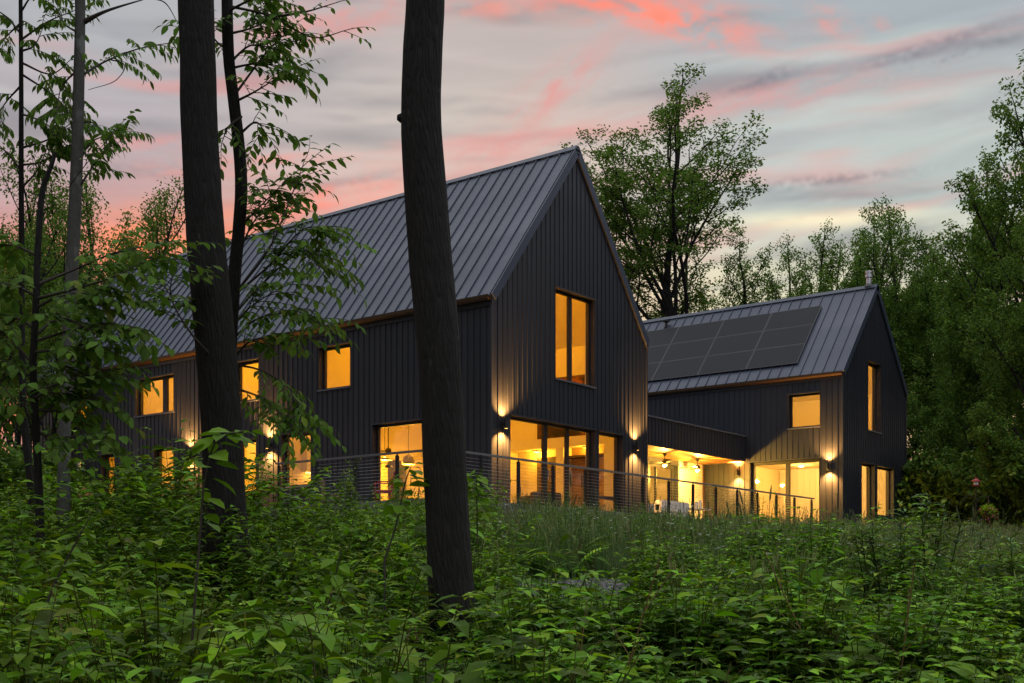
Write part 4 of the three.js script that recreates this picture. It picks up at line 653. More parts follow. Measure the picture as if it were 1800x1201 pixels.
const TALL = [tallTree(21, 8, 34, 0.42, 0.16), tallTree(22, 9, 33, 0.42, 0.16)], SIDE = [tallTree(23, 8, 15, 0.75, 0.36), tallTree(24, 9, 15, 0.75, 0.36)];
const AIRY = grow(33, { trunk: 8, r: 0.16, bare: 0.4, kids: [10, 4, 4], spread: [0.8, 0.6, 0.8], len: [0.52, 0.55, 0.45], up: 0.5, leaves: 16, clump: 0.36, leaf: 0.12 });
const BUSH = [41, 42].map((s) => grow(s, { trunk: 1.4, r: 0.07, bare: 0.1, kids: [9, 4, 3], spread: [1.0, 0.7, 0.8], len: [1.3, 0.6, 0.5], up: 0.35, leaves: 26, clump: 0.4, leaf: 0.19 }));
function plantTree(G, name, label, category, pos, s, turn, mat, group, tall = 1) {
  const o = thing(name, label, category, [pos.x, groundY(pos.x, pos.z), pos.z], group, turn); o.scale.set(s, s * tall, s);
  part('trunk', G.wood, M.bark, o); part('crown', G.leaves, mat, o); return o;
}
const spot = (px, t) => { const p = at(px, HY, t); return p; };
plantTree(VASE, 'broad_tree', 'tall open crowned tree rising between the two roofs', 'tree', spot(1230, 58), 1.62, 0.6, M.leafTreeDim, undefined, 0.69);
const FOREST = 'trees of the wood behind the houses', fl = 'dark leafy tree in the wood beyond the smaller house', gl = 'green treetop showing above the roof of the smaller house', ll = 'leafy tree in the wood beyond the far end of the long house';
[[1810, 47, 0.96, 0.3, 0, 1.0], [1910, 44, 1.0, 1.7, 1, 1.0], [1660, 60, 0.86, 2.9, 1, 1], [1760, 62, 1.05, 4.2, 0, 1], [1960, 52, 1.1, 5.1, 1, 1], [1620, 72, 0.95, 0.9, 0, 1], [1700, 70, 1.0, 3.6, 1, 1], [1820, 40, 0.6, 5.9, 0, 0.9], [1700, 52, 0.66, 2.2, 0, 1]].forEach(([px, t, s, a, k, h], i) => plantTree(TALL[k], 'wood_tree', ['tallest dense tree beyond the smaller house, its crown above all others', 'broad tree beside the tallest one beyond the smaller house'][i] ?? fl, 'tree', spot(px, t), s, a, M.leafWoodDim, FOREST, h));
[[1330, 62, 0.82, 1.1, 1], [1430, 66, 0.92, 2.3, 0], [1510, 62, 0.9, 3.7, 1], [1585, 66, 0.98, 5.2, 0], [1385, 74, 0.98, 0.2, 0], [1240, 70, 0.78, 0.2, 0], [1190, 64, 0.7, 2.6, 1], [1130, 72, 0.76, 4.4, 1], [1470, 78, 1.05, 3.0, 0], [1545, 76, 1.1, 1.4, 1], [1290, 76, 0.92, 2.0, 1]].forEach(([px, t, s, a, k]) => plantTree(TALL[k], 'wood_tree', gl, 'tree', spot(px, t), s, a, M.leafTreeDim, FOREST));
[[235, 60, 1.42, 0.4], [170, 64, 1.55, 2.2], [110, 56, 1.35, 4.1]].forEach(([px, t, s, a]) => plantTree(AIRY, 'airy_tree', 'thin leaved tree against the sunset beyond the long roof', 'tree', spot(px, t), s, a, M.leafTreeDim, FOREST, 1.05));
[[20, 46, 1.05, 0.7], [60, 54, 1.15, 2.1], [-60, 40, 1.0, 3.3], [95, 62, 1.3, 4.6], [-20, 64, 1.35, 5.5], [150, 70, 1.3, 1.3], [0, 34, 0.72, 2.7], [85, 40, 0.75, 0.9]].forEach(([px, t, s, a]) => plantTree(AIRY, 'wood_tree', ll, 'tree', spot(px, t), s, a, M.leafTreeDim, FOREST));
const BS = 'low bushes under the wood';
[[1640, 44, 1.1, 0], [1700, 50, 1.3, 1], [1760, 46, 1.2, 0], [1810, 40, 1.1, 1], [1670, 60, 1.5, 1], [1740, 62, 1.5, 0], [1800, 56, 1.4, 0], [1610, 62, 1.4, 1], [1850, 48, 1.4, 1], [1620, 52, 1.1, 0], [1780, 70, 1.7, 1]].forEach(([px, t, s, k], i) => plantTree(BUSH[k], 'wood_bush', 'dark bush under the trees beyond the smaller house', 'bush', spot(px, t), s, i * 1.3, M.leafWoodDim, BS));
[[10, 30, 0.8, 0], [50, 36, 0.95, 1], [-20, 40, 1.1, 1], [70, 44, 1.1, 0], [30, 48, 1.2, 1], [100, 52, 1.2, 0], [-40, 26, 0.8, 0]].forEach(([px, t, s, k], i) => plantTree(BUSH[k], 'wood_bush', 'green bush under the trees at the far end of the long house', 'bush', spot(px, t), s, i * 1.7, M.leafTreeDim, BS));
// the wood goes on beside and behind the camera's left: it keeps the sky off the long side wall
[[-19.5, -1, 1.35, 0], [-18, -8, 1.35, 1], [-23, 4, 1.4, 1], [-23, -6, 1.4, 0], [-19, -15, 1.35, 1], [-27, 0, 1.4, 0], [-25, -12, 1.4, 1], [-30, 7, 1.3, 0], [-17.5, -22, 1.3, 0], [-23.5, -19, 1.4, 1], [-21, -3, 1.3, 1], [-20.5, -11, 1.35, 0]].forEach(([x, z, s, k], i) => plantTree(SIDE[k], 'wood_tree', 'leafy tree of the wood facing the long side wall', 'tree', V(x, 0, z), s, i * 1.9, M.leafWoodDim, FOREST));

// and a row beyond the meadow, mirrored in the gable windows
[[24, 21, 0.9, 0], [31, 15, 1.0, 1], [18, 27, 0.95, 1], [36, 23, 1.05, 0], [28, 29, 1.0, 0], [12, 32, 0.9, 1]].forEach(([x, z, s, k], i) => plantTree(SIDE[k], 'wood_tree', 'leafy tree across the meadow, mirrored in the gable windows', 'tree', V(x, 0, z), s, i * 2.3, M.leafTreeDim, FOREST));
[[22, 18, 1.4, 0], [27, 15, 1.5, 1], [33, 12.5, 1.6, 0], [17, 23, 1.4, 1], [29, 22, 1.7, 0], [24, 25, 1.6, 1], [37, 17, 1.7, 0], [13, 28, 1.4, 1]].forEach(([x, z, s, k], i) => plantTree(BUSH[k], 'wood_bush', 'bush across the meadow, mirrored in the gable windows', 'bush', V(x, 0, z), s, i * 1.1, M.leafTreeDim, BS));

/* ------------------------------------------------------------------ undergrowth */
const tintLeaf = (b, r, base = [1, 1, 1]) => { const t = 0.28 + 1.4 * r() ** 1.6, y = r() < 0.03 ? 1.6 : 1, c = r() < 0.3 ? 5 * r() : 0; b.col = [base[0] * t * (0.75 + 0.4 * r()) * y, base[1] * t * (y > 1 ? 1.05 : 0.95), base[2] * t * (0.6 + 0.7 * r() + c)]; };
function shoot(b, r, p, d, len, leaf, wide, gap, pair = true) {    // a leafy stem; stem and leaves in one geometry
  const n = Math.max(3, Math.round(len / gap)), pts = [p.clone()], q = p.clone(), dir = d.clone().normalize();
  for (let k = 0; k < n; k++) { dir.add(V((r() - 0.5) * 0.18, -0.02, (r() - 0.5) * 0.18)).normalize(); q.addScaledVector(dir, len / n); pts.push(q.clone()); }
  b.col = [0.45, 0.3, 0.4]; b.tube(pts, pts.map((_, k) => lerp(0.005, 0.0018, k / n)), 3, null, false);
  for (let k = 1; k <= n; k++) {
    const a0 = k * 1.57 + r() * 0.6;
    for (const s of pair ? [0, Math.PI] : [k * 2.4]) { if (k < n * 0.22 && r() < 0.7) continue; const a = a0 + s, h = V(Math.cos(a), 0.12 + 0.3 * r(), Math.sin(a)); tintLeaf(b, r); const L = leaf * (0.55 + 0.65 * r()) * (k === n ? 0.75 : 1); b.leaf(pts[k], h, V((r() - 0.5) * 0.7 - Math.cos(a) * 0.1, 1, (r() - 0.5) * 0.7 - Math.sin(a) * 0.1).normalize(), L, L * wide, 0.25, 0.3 + 0.35 * r(), 2); }
  }
}
const COVER = {
  broad: [1, 2, 3, 4].map((s) => { const r = rng(600 + s), b = new MB(); for (let k = 0; k < 3; k++) { const a = r() * 6.28; shoot(b, r, V((r() - 0.5) * 0.16, -0.03, (r() - 0.5) * 0.16), V(Math.cos(a) * 0.3, 1, Math.sin(a) * 0.3), 0.55 + 0.3 * r(), 0.112, 0.5, 0.075); } return b.geo(); }),
  bramble: [1, 2, 3].map((s) => { const r = rng(650 + s), b = new MB(); for (let k = 0; k < 7; k++) { const a = r() * 6.28, e = V(Math.cos(a) * 0.25 * r(), 0.34 + 0.22 * r(), Math.sin(a) * 0.25 * r()), m = 6; b.col = [0.5, 0.4, 0.4]; b.tube([V(0, -0.03, 0), e.clone().multiplyScalar(0.5).add(V(0, 0.06, 0)), e], [0.004, 0.003, 0.002], 3, null, false);
    for (let i = 0; i < m; i++) { const p = V(0, 0, 0).lerp(e, 0.45 + 0.55 * i / (m - 1)), c = r() * 6.28, h = V(Math.cos(c), 0.25, Math.sin(c)); for (const w of [-1.0, 0, 1.0]) { const h2 = h.clone().applyAxisAngle(V(0, 1, 0), w); tintLeaf(b, r, [1, 1.05, 0.9]); const L = 0.062 * (0.7 + 0.6 * r()); b.leaf(p.clone().addScaledVector(h, 0.03), h2, V((r() - 0.5) * 0.7, 1, (r() - 0.5) * 0.7).normalize(), L, L * 0.55, 0.25, 0.35, 2); } } } return b.geo(); }),
  goldenrod: [1, 2, 3].map((s) => { const r = rng(700 + s), b = new MB(); for (let j = 0; j < 4; j++) { const a = r() * 6.28, o = V((r() - 0.5) * 0.25, -0.03, (r() - 0.5) * 0.25), d = V(Math.cos(a) * 0.14, 1, Math.sin(a) * 0.14), len = 0.55 + 0.3 * r(), n = 26; b.col = [0.5, 0.5, 0.6]; b.tube([o, o.clone().addScaledVector(d, len)], [0.004, 0.002], 3, null, false); for (let k = 4; k < n; k++) { const p = o.clone().addScaledVector(d, len * k / n), c = k * 2.4 + r(), h = V(Math.cos(c), 0.55, Math.sin(c)); tintLeaf(b, r, [0.8, 0.9, 2]); b.leaf(p, h, V(-Math.cos(c), 1.2, -Math.sin(c)).normalize(), 0.085 * (0.6 + 0.6 * r()), 0.016, 0.2, 0.35, 2); } } return b.geo(); }),
  tuft: [1, 2, 3, 4].map((s) => { const r = rng(750 + s), b = new MB(), n = 30; for (let k = 0; k < n; k++) { const a = r() * 6.28, o = V((r() - 0.5) * 0.22, -0.02, (r() - 0.5) * 0.22), h = 0.24 + 0.28 * r(), lean = 0.12 + 0.45 * r(), w = 0.0055, sd = V(-Math.sin(a), 0, Math.cos(a)), pt = (t) => o.clone().add(V(Math.cos(a) * lean * h * t * t, h * (t - 0.22 * lean * t * t), Math.sin(a) * lean * h * t * t)), t0 = 0.65 + 0.6 * r(), dry = r() < 0.12; b.col = dry ? [1.9 * t0, 1.25 * t0, 1.3 * t0] : [0.85 * t0, t0, 1.0 * t0]; let P = pt(0); for (let i = 1; i <= 3; i++) { const Q = pt(i / 3), wa = w * (1 - (i - 1) / 3.4), wb = w * (1 - i / 3.1); b.quad(P.clone().addScaledVector(sd, -wa), P.clone().addScaledVector(sd, wa), Q.clone().addScaledVector(sd, wb), Q.clone().addScaledVector(sd, -wb)); P = Q; }
    if (s > 2 && k % 6 === 0) { const e = o.clone().add(V((r() - 0.5) * 0.2, h + 0.12, (r() - 0.5) * 0.2)); b.col = [1.3, 1.0, 1.1]; b.tube([o, e], [0.002, 0.0014], 3, null, false); b.col = [1.8, 1.35, 1.5]; b.tube([e, e.clone().add(V(0.01, 0.05, 0)), e.clone().add(V(0.03, 0.1, 0.01))], [0.003, 0.006, 0.001], 4, null, false); } } return b.geo(); }),
  timothy: [1, 2, 3].map((s) => { const r = rng(770 + s), b = new MB(); for (let k = 0; k < 3; k++) { const o = V((r() - 0.5) * 0.3, 0, (r() - 0.5) * 0.3), h = 0.62 + 0.3 * r(), a = r() * 6.28, l = 0.05 + 0.12 * r(), pt = (t) => o.clone().add(V(Math.cos(a) * l * t * t, h * t, Math.sin(a) * l * t * t)); b.col = [0.8, 0.75, 1]; b.tube([pt(0), pt(0.5), pt(0.85)], [0.003, 0.0025, 0.002], 4, null, false); b.col = [0.9, 0.7, 1.1]; b.tube([pt(0.85), pt(0.88), pt(0.96), pt(1)], [0.002, 0.0075, 0.0065, 0.0015], 6, null, false); for (let j = 0; j < 3; j++) { const c = r() * 6.28; b.col = [0.8, 0.9, 1]; b.leaf(pt(0.2 + 0.2 * j), V(Math.cos(c), 0.9, Math.sin(c)), V(-Math.cos(c), 1, -Math.sin(c)).normalize(), 0.2, 0.01, 0.2, 0.7, 2); } } return b.geo(); }),
  fern: [1, 2].map((s) => { const r = rng(820 + s), b = new MB(); for (let k = 0; k < 7; k++) { const a = k * 0.9 + r() * 0.5, L = 0.45 + 0.2 * r(), pt = (t) => V(Math.cos(a) * L * 0.75 * t, L * (0.95 * t - 0.55 * t * t), Math.sin(a) * L * 0.75 * t), sd = V(-Math.sin(a), 0, Math.cos(a)); b.col = [0.6, 0.6, 0.6]; b.tube([pt(0), pt(0.5), pt(1)], [0.003, 0.002, 0.001], 3, null, false); for (let j = 2; j < 15; j++) { const t = j / 15, w = 0.13 * Math.sin(Math.PI * (0.12 + 0.86 * t)); for (const q of [-1, 1]) { tintLeaf(b, r, [1.1, 1.1, 1.2]); b.leaf(pt(t), sd.clone().multiplyScalar(q).add(V(Math.cos(a) * 0.3, -0.1, Math.sin(a) * 0.3)), V(0, 1, 0), w, 0.022, 0.15, 0.15, 2); } } } return b.geo(); }),
  burdock: [1, 2].map((s) => { const r = rng(840 + s), b = new MB(); for (let k = 0; k < 9; k++) { const a = k * 2.4 + r(), h = 0.22 + 0.28 * r(), e = V(Math.cos(a) * 0.14, h, Math.sin(a) * 0.14); b.col = [0.8, 0.5, 1]; b.tube([V(0, -0.02, 0), e], [0.006, 0.003], 4, null, false); tintLeaf(b, r, [0.85, 0.85, 3]); b.leaf(e, V(Math.cos(a), 0.1 - 0.3 * r(), Math.sin(a)), V(-Math.cos(a) * 0.3 + (r() - 0.5) * 0.5, 1, -Math.sin(a) * 0.3 + (r() - 0.5) * 0.5).normalize(), 0.12 + 0.06 * r(), 0.085, 0.25, 0.5, 3); } return b.geo(); }),
  deadstem: [1, 2].map((s) => { const r = rng(860 + s), b = new MB(); for (let k = 0; k < 3; k++) { const o = V((r() - 0.5) * 0.2, 0, (r() - 0.5) * 0.2), h = 0.4 + 0.3 * r(), l = (r() - 0.5) * 0.5; const P = [o, o.clone().add(V(l * 0.3, h * 0.5, 0.02)), o.clone().add(V(l, h, (r() - 0.5) * 0.2))]; b.col = [1.1, 0.42, 7]; b.tube(P, [0.004, 0.003, 0.0015], 4, null, false); for (let j = 0; j < 3; j++) { const q = P[1].clone().lerp(P[2], r()); b.tube([q, q.clone().add(V((r() - 0.5) * 0.2, 0.08, (r() - 0.5) * 0.2))], [0.002, 0.001], 3, null, false); } } return b.geo(); }),
  daisy: [1].map(() => { const r = rng(790), b = new MB(); for (let k = 0; k < 5; k++) { const o = V((r() - 0.5) * 0.3, 0, (r() - 0.5) * 0.3), e = o.clone().add(V((r() - 0.5) * 0.1, 0.38 + 0.2 * r(), (r() - 0.5) * 0.1)); b.col = [0.7, 0.8, 0.8]; b.tube([o, e], 0.0018, 3, null, false); b.col = [4.6, 3.1, 8]; for (let i = 0; i < 7; i++) { const a = i * 0.9; b.fleck(e, V(Math.cos(a), 0.5, Math.sin(a)), V(0, 1, 0), 0.02, 0.011); } } return b.geo(); }),
};
const blocked = (x, z) => (x > DX - 0.25 && x < XB + 0.1 && z < DZ + 0.15 && z > -10.4) || (x > -0.3 && x < WA + 0.3 && z < 0.2 && z > -LA - 0.3) || (x > XB - 0.3 && x < XB + WB + 0.3 && z < ZB + 0.25);
const patch = at(1012, 1032, 1).sub(CAM);                   // where the bare gravel lies: along this line of sight, on the slope
const gravelAt = (() => { for (let t = 4; t < 40; t += 0.05) { const p = CAM.clone().addScaledVector(patch, t); if (p.y < groundY(p.x, p.z) + 0.02) return p; } return CAM.clone().addScaledVector(patch, 14); })();
function scatter(name, label, geos, mat, count, seed, tR, qR, keep, sizes, upr = 0.1) {
  const r = rng(seed), mats = geos.map(() => []), m = new THREE.Matrix4(), e = new THREE.Euler(), q = new THREE.Quaternion();
  for (let n = 0, tries = 0; n < count && tries < count * 12; tries++) {
    const t = Math.sqrt(lerp(tR[0] ** 2, tR[1] ** 2, r())), k = lerp(qR[0], qR[1], r()), p = CAM.clone().addScaledVector(FWD, t).addScaledVector(RGT, k * t);
    if (blocked(p.x, p.z)) continue; const w = keep(t, CX + FOCAL * k, p); if (r() > w) continue;
    let low = false; { const gx = p.x - gravelAt.x, gz = p.z - gravelAt.z, fw = gx * patch.x + gz * patch.z, sd = Math.abs(gx * patch.z - gz * patch.x); if (Math.hypot(gx, gz) < 0.9 || (fw < 0 && fw > -2 && sd < 0.5)) { if (r() < 0.95) continue; } if (fw < 0.5 && fw > -5.5 && sd < 0.6) low = true; const qx = CX + FOCAL * k; if (t < 8.6 && qx > 735 && qx < 850) low = true; }
    let s = lerp(sizes[0], sizes[1], r()) * (mat === M.grass ? 0.62 + 0.62 * fbm(p.x * 0.7 + 7, p.z * 0.7 + 3, 2) : 0.35 + 1.35 * fbm(p.x * 0.7 + 7, p.z * 0.7 + 3, 2)); if (low) s *= 0.42; e.set((r() - 0.5) * upr * 2, r() * 6.28, (r() - 0.5) * upr * 2); q.setFromEuler(e);
    const h = s * (t > 14 ? 0.8 : 1); m.compose(V(p.x, groundY(p.x, p.z), p.z), q, V(h, h * (0.85 + 0.3 * r()), h)); mats[Math.floor(r() * geos.length)].push([m.clone(), 0.72 + 0.5 * r(), r()]); n++;
  }
  geos.forEach((g, i) => { if (!mats[i].length) return; const o = new THREE.InstancedMesh(g, mat, mats[i].length), c = new THREE.Color(); mats[i].forEach(([x, k, y], j) => { o.setMatrixAt(j, x); c.setRGB(k * (0.9 + 0.25 * y), k, k * (0.9 + 0.2 * y)); o.setColorAt(j, c); }); o.name = numbered(name); o.castShadow = o.receiveShadow = true; o.userData = { label, category: 'ground cover', kind: 'stuff' }; scene.add(o); });
}
const patchy = (p, s, seed) => fbm(p.x * s + seed, p.z * s + seed, 3);
scatter('broadleaf_undergrowth', 'knee high broad leaved undergrowth covering the slope before the long house', COVER.broad, M.leaf, 1500, 801, [4.2, 22], [-0.5, 0.12], (t, px, p) => (px < 860 ? 1 : smooth(1150, 850, px) * smooth(9.5, 6, t)) * (t > 17 ? 0.5 : 1), [0.7, 1.15]);
scatter('bramble_undergrowth', 'low three leaved bramble undergrowth on the meadow side of the slope', COVER.bramble, M.leaf, 1500, 802, [4.2, 17], [-0.12, 0.5], (t, px, p) => smooth(800, 960, px) * smooth(0.34, 0.5, patchy(p, 0.5, 20) + (t < 8 ? 0.14 : 0)) * smooth(13, 9.5, t), [0.75, 1.3]);
scatter('goldenrod_undergrowth', 'upright narrow leaved weeds among the meadow grass', COVER.goldenrod, M.leaf, 800, 803, [4.5, 24], [-0.1, 0.5], (t, px, p) => smooth(840, 980, px) * smooth(0.42, 0.58, patchy(p, 0.6, 60)), [0.7, 1.2]);
scatter('meadow_grass', 'tall blue green meadow grass on the slope below the deck', COVER.tuft, M.grass, 15000, 804, [6, 38], [-0.22, 0.5], (t, px, p) => smooth(8.5, 12, t) * smooth(640, 840, px) + 0.15 * smooth(950, 1100, px), [0.7, 1.2]);
scatter('white_wildflowers', 'tiny white wildflowers scattered through the meadow grass', COVER.daisy, M.grass, 900, 805, [11, 34], [-0.06, 0.48], (t, px, p) => smooth(0.4, 0.6, patchy(p, 0.4, 90)), [0.8, 1.3]);
scatter('timothy_grass', 'tall grass stems with dark seed spikes before the railing', COVER.timothy, M.grass, 420, 806, [12, 36], [-0.1, 0.48], (t, px, p) => smooth(9, 4, p.z) * 0.9 + 0.1, [0.9, 1.35]);
scatter('fern_undergrowth', 'arching green ferns mixed into the undergrowth', COVER.fern, M.leaf, 150, 807, [4.5, 14], [-0.48, 0.4], (t, px, p) => smooth(0.45, 0.6, patchy(p, 0.8, 130)), [0.9, 1.5]);
scatter('burdock_undergrowth', 'large leaved burdock like plants low in the undergrowth', COVER.burdock, M.leaf, 130, 808, [4.5, 13], [-0.48, 0.45], (t, px, p) => smooth(0.42, 0.6, patchy(p, 0.7, 170)), [0.9, 1.5]);
scatter('dead_stems', 'dry brown weed stems left standing in the undergrowth', COVER.deadstem, M.leaf, 140, 809, [4.5, 20], [-0.48, 0.48], () => 1, [0.9, 1.5]);
// gravel
{
  const r = rng(55), g = new THREE.IcosahedronGeometry(0.03, 0), o = new THREE.InstancedMesh(g, M.stone, 900), m = new THREE.Matrix4(), c = new THREE.Color();
  for (let i = 0; i < 900; i++) { const a = r() * 6.28, d = Math.sqrt(r()) * 0.95, x = gravelAt.x + Math.cos(a) * d, z = gravelAt.z + Math.sin(a) * d, s = 0.4 + r() * 1.3; m.compose(V(x, groundY(x, z) + 0.012, z), new THREE.Quaternion().setFromEuler(new THREE.Euler(r() * 6, r() * 6, r() * 6)), V(s, s * 0.6, s)); o.setMatrixAt(i, m); const k = 0.6 + 0.7 * r(); c.setRGB(k, k, k * 1.02); o.setColorAt(i, c); }
  o.name = 'gravel'; o.castShadow = o.receiveShadow = true; o.userData = { label: 'bare patch of pale grey gravel in the weeds', category: 'gravel', kind: 'stuff' }; scene.add(o);
}
/* shrubs one can tell apart before the long house */
{
  const proto = [1, 2, 3].map((s) => { const r = rng(900 + s), b = new MB(); for (let k = 0; k < 11; k++) { const a = k * 2.4 + r(), sp = 0.2 + 0.5 * r(), d = V(Math.cos(a) * sp, 1, Math.sin(a) * sp), L = 0.9 + 0.5 * r(); shoot(b, r, V(Math.cos(a) * 0.08, -0.05, Math.sin(a) * 0.08), d, L, 0.125, 0.55, 0.085, k % 2 === 0); for (let j = 0; j < 3; j++) { const c = r() * 6.28; shoot(b, r, V(Math.cos(a) * 0.08, -0.05, Math.sin(a) * 0.08).addScaledVector(d.clone().normalize(), L * (0.4 + 0.4 * r())), V(Math.cos(c), 0.6, Math.sin(c)), 0.35, 0.11, 0.55, 0.075); } } return b.geo(); });
  const put = (px, t, s, k, label) => { const p = spot(px, t), o = part('leafy_shrub', proto[k], M.leaf, scene); o.position.set(p.x, groundY(p.x, p.z), p.z); o.rotation.y = px * 1.3; o.scale.setScalar(s); tag(o, label, 'shrub', 'leafy shrubs before the long house'); };
  [[180, 13, 1.35], [240, 12, 1.3], [300, 12.5, 1.42], [345, 13.5, 1.4], [270, 14.5, 1.4], [440, 13, 1.25], [480, 14.5, 1.05], [210, 15.5, 1.15], [120, 11.5, 1.0], [60, 12.5, 1.1], [10, 11, 1.05], [390, 12, 1.0], [330, 10.2, 0.95], [250, 9.6, 0.9], [540, 15, 0.9], [600, 16, 0.8], [155, 9.5, 0.95], [80, 8.6, 0.95], [450, 10, 0.85], [520, 11.5, 0.85], [20, 14.5, 1.1], [150, 18, 1.2], [60, 20, 1.3], [0, 17, 1.2]].forEach(([px, t, s], i) => put(px, t, s, i % 3, 'leafy green shrub in the undergrowth before the long house'));
  [[1190, 10.5, 0.62], [1230, 9.8, 0.6], [1275, 10.2, 0.66], [1330, 11, 0.62], [1390, 10, 0.56], [1440, 9, 0.5], [1700, 10, 0.55], [1760, 9.2, 0.55], [870, 12.5, 0.7], [850, 10, 0.6], [935, 9, 0.5], [950, 7.2, 0.42], [1120, 8, 0.5], [1350, 7.6, 0.52], [1480, 7.2, 0.5], [1600, 8.2, 0.5], [1680, 7, 0.46], [1250, 7, 0.45], [900, 6.6, 0.5], [1150, 9.4, 0.6]].forEach(([px, t, s], i) => put(px, t, s, i % 3, 'low leafy shrub standing out of the meadow below the deck'));
}
/* saplings whose leaves can be counted */
{
  const leafG = [1, 2, 3].map((s) => { const r = rng(950 + s), b = new MB(); b.leaf(V(0, 0, 0), V(1, 0, 0), V(0, 1, 0), 1, 0.55 + 0.12 * r(), 0.22, 0.22 + 0.2 * r(), 3); return b.geo(); });
  const mats = [[0.125, 0.26, 0.007], [0.10, 0.21, 0.007], [0.15, 0.29, 0.007]].map((c) => { const m = leafMat(c); m.vertexColors = false; return m; });
  function sapling(label, px, t, L, seed, o = {}) {
    const r = rng(seed), P = bez(px.map(([x, y]) => at(x, y, t)), 16), f = P[P.length - 1], base = V(f.x, groundY(f.x, f.z), f.z), g = thing('sapling', label, 'sapling', [base.x, base.y, base.z]);
    const Q = [...P, base.clone().add(V(0, -0.05, 0))].map((p) => p.clone().sub(base)); new MB().tube(Q, Q.map((_, i) => lerp(0.003, o.r ?? 0.009, i / Q.length)), 6).build('stem', M.twig, g);
    const n = o.n ?? 26;
    for (let k = 0; k < n; k++) {
      const s = (o.to ?? 0.75) * (k / n) ** 1.1 * (Q.length - 1), i = Math.min(Q.length - 2, Math.floor(s)), p = Q[i].clone().lerp(Q[i + 1], s - i), a = k * 2.3 + r() * 0.8, m = part('leaf', leafG[k % 3], mats[Math.floor(r() * 3)], g), l = L * (0.55 + 0.6 * r()) * (k < 4 ? 0.6 : 1);
      m.position.copy(p).add(V(Math.cos(a) * 0.03, 0, Math.sin(a) * 0.03)); m.scale.set(l, l, l); m.rotation.order = 'YXZ'; m.rotation.set((r() - 0.5) * 1.0, -a, -0.15 + (r() - 0.5) * 0.7);
    }
  }
  sapling('sapling with dark stem and round leaves leaning beside the stubbed trunk', [[724, 815], [712, 850], [697, 920], [676, 985]], 8.6, 0.15, 1, { n: 24, to: 0.6 });
  sapling('bright green sapling with crowded leaves just beyond the stubbed trunk', [[836, 826], [838, 870], [839, 930], [838, 1000]], 10.5, 0.13, 2, { n: 40, to: 0.55 });
  sapling('tall arching stem with large pale leaves in front of the thick trunk', [[430, 758], [385, 770], [362, 830], [350, 960], [338, 1120], [332, 1230]], 5.2, 0.115, 3, { n: 30, to: 0.55, r: 0.007 });
  sapling('thin sapling stem with sparse leaves in the undergrowth left of the big trunk', [[160, 905], [130, 960], [90, 1040], [70, 1120]], 6.4, 0.12, 4, { n: 22, to: 0.8 });
  sapling('small upright sapling among the undergrowth before the wooden chair', [[600, 965], [588, 1020], [575, 1080], [570, 1150]], 6.6, 0.11, 5, { n: 22, to: 0.7 });
  sapling('sapling with toothed leaves growing before the gravel patch', [[1030, 1005], [1022, 1050], [1015, 1110], [1012, 1150]], 7.6, 0.1, 6, { n: 26, to: 0.75 });
  sapling('broad leaved sapling at the foot of the stubbed trunk', [[880, 1015], [866, 1060], [858, 1110], [855, 1160]], 7.6, 0.16, 7, { n: 22, to: 0.75 });
}
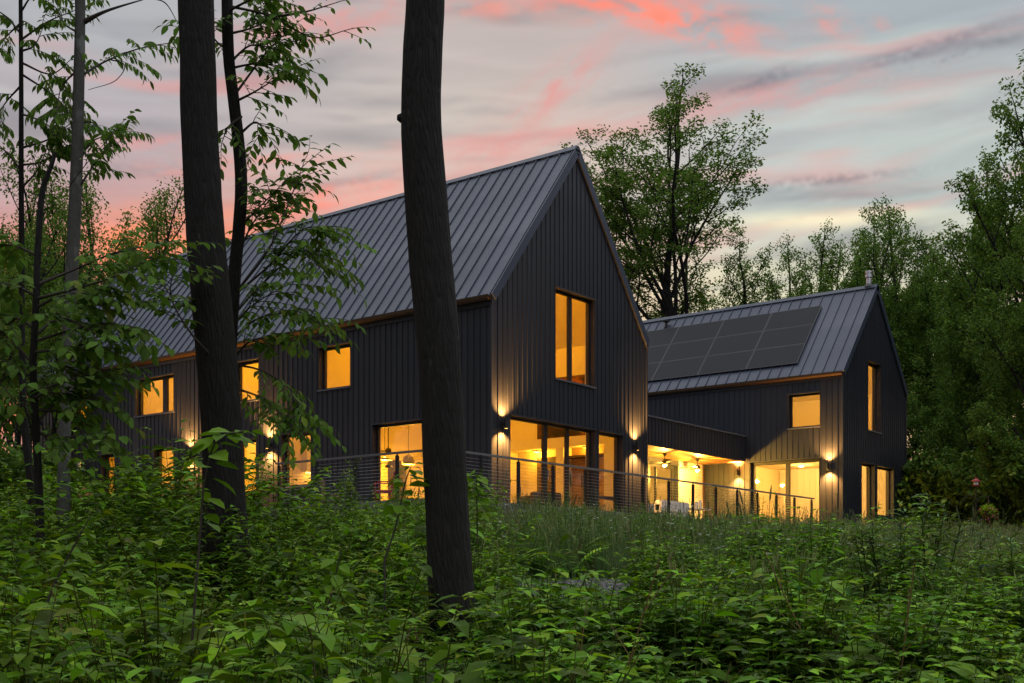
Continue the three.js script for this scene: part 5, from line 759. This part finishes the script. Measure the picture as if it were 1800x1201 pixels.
/* tall weeds standing up out of the meadow */
{
  function weed(label, px, py, t, seed, w = 1) {
    const r = rng(seed), p = spot(px, t), gy = groundY(p.x, p.z), full = at(px, py, t).y - gy, g = thing('tall_weed', label, 'weed', [p.x, gy, p.z]), st = new MB(), lf = new MB();
    for (let q0 = 0; q0 < 5; q0++) {
      const top = full * (q0 ? 0.62 + 0.3 * r() : 1), n = Math.round(top * 58), ox = q0 ? (r() - 0.5) * 0.3 : 0, oz = q0 ? (r() - 0.5) * 0.3 : 0;
      const ax = bez([V(ox * 0.4, -0.05, oz * 0.4), V(ox + (r() - 0.5) * 0.08, top * 0.5, oz + (r() - 0.5) * 0.08), V(ox * 1.4 + (r() - 0.5) * 0.12, top, oz * 1.4 + (r() - 0.5) * 0.12)], 12); lf.col = [0.3, 0.22, 4]; lf.tube(ax, ax.map((_, i) => lerp(0.009, 0.003, i / 12)), 6, null, false);
      for (let k = 3; k < n; k++) {
        const f = k / n, i = Math.min(11, Math.floor(f * 12)), q = ax[i].clone().lerp(ax[i + 1], f * 12 - i), a = k * 2.4, d = V(Math.cos(a), 0.35 + 0.5 * r(), Math.sin(a)), L = w * (0.19 + 0.12 * r()) * (1 - 0.45 * f);
        tintLeaf(lf, r, [1.15, 1.0, 4]); lf.leaf(q, d, V(-Math.cos(a), 1, -Math.sin(a)).normalize(), L, L * 0.26, 0.3, 0.55, 2);
        if (f > 0.6 && k % 4 === 0) { const e = q.clone().addScaledVector(d, L * 1.1); st.tube([q, e], [0.003, 0.0016], 4, null, false); for (let j = 0; j < 5; j++) { const c = r() * 6.28; tintLeaf(lf, r, [1.1, 0.85, 3]); lf.leaf(q.clone().lerp(e, 0.4 + 0.15 * j), V(Math.cos(c), 0.8, Math.sin(c)), V(0, 1, 0.3), 0.07, 0.02, 0.2, 0.3, 2); } }
      }
    }
    st.build('stem', M.twig, g); lf.build('foliage', M.leaf, g);
  }
  weed('tallest bushy thistle like weed before the gable of the smaller house', 1622, 868, 9.6, 1, 1.0); weed('tall thistle like weed to the left of the tallest, by the lit corner window', 1585, 892, 9.4, 2, 1.0); weed('spreading weed with several heads before the dark gable corner', 1545, 915, 9.2, 3, 1.0);
  weed('narrow weed in front of the corner wall lamp', 1460, 930, 15, 4); weed('tall weed at the right edge of the meadow by the wood', 1775, 945, 9.5, 5, 1.2); weed('weed between the flower basket and the tall thistles', 1650, 915, 15, 6); weed('weed with slim leaves growing up against the deck railing', 614, 812, 17, 7, 0.8); weed('weed leaning at the edge of the wood under the garden pole', 1722, 935, 13, 8, 1.1); weed('dark weed standing before the porch end of the railing', 1290, 1005, 9, 9, 0.9); weed('short weed before the sliding door', 1400, 935, 16, 10);
}
renderer.render(scene, camera);
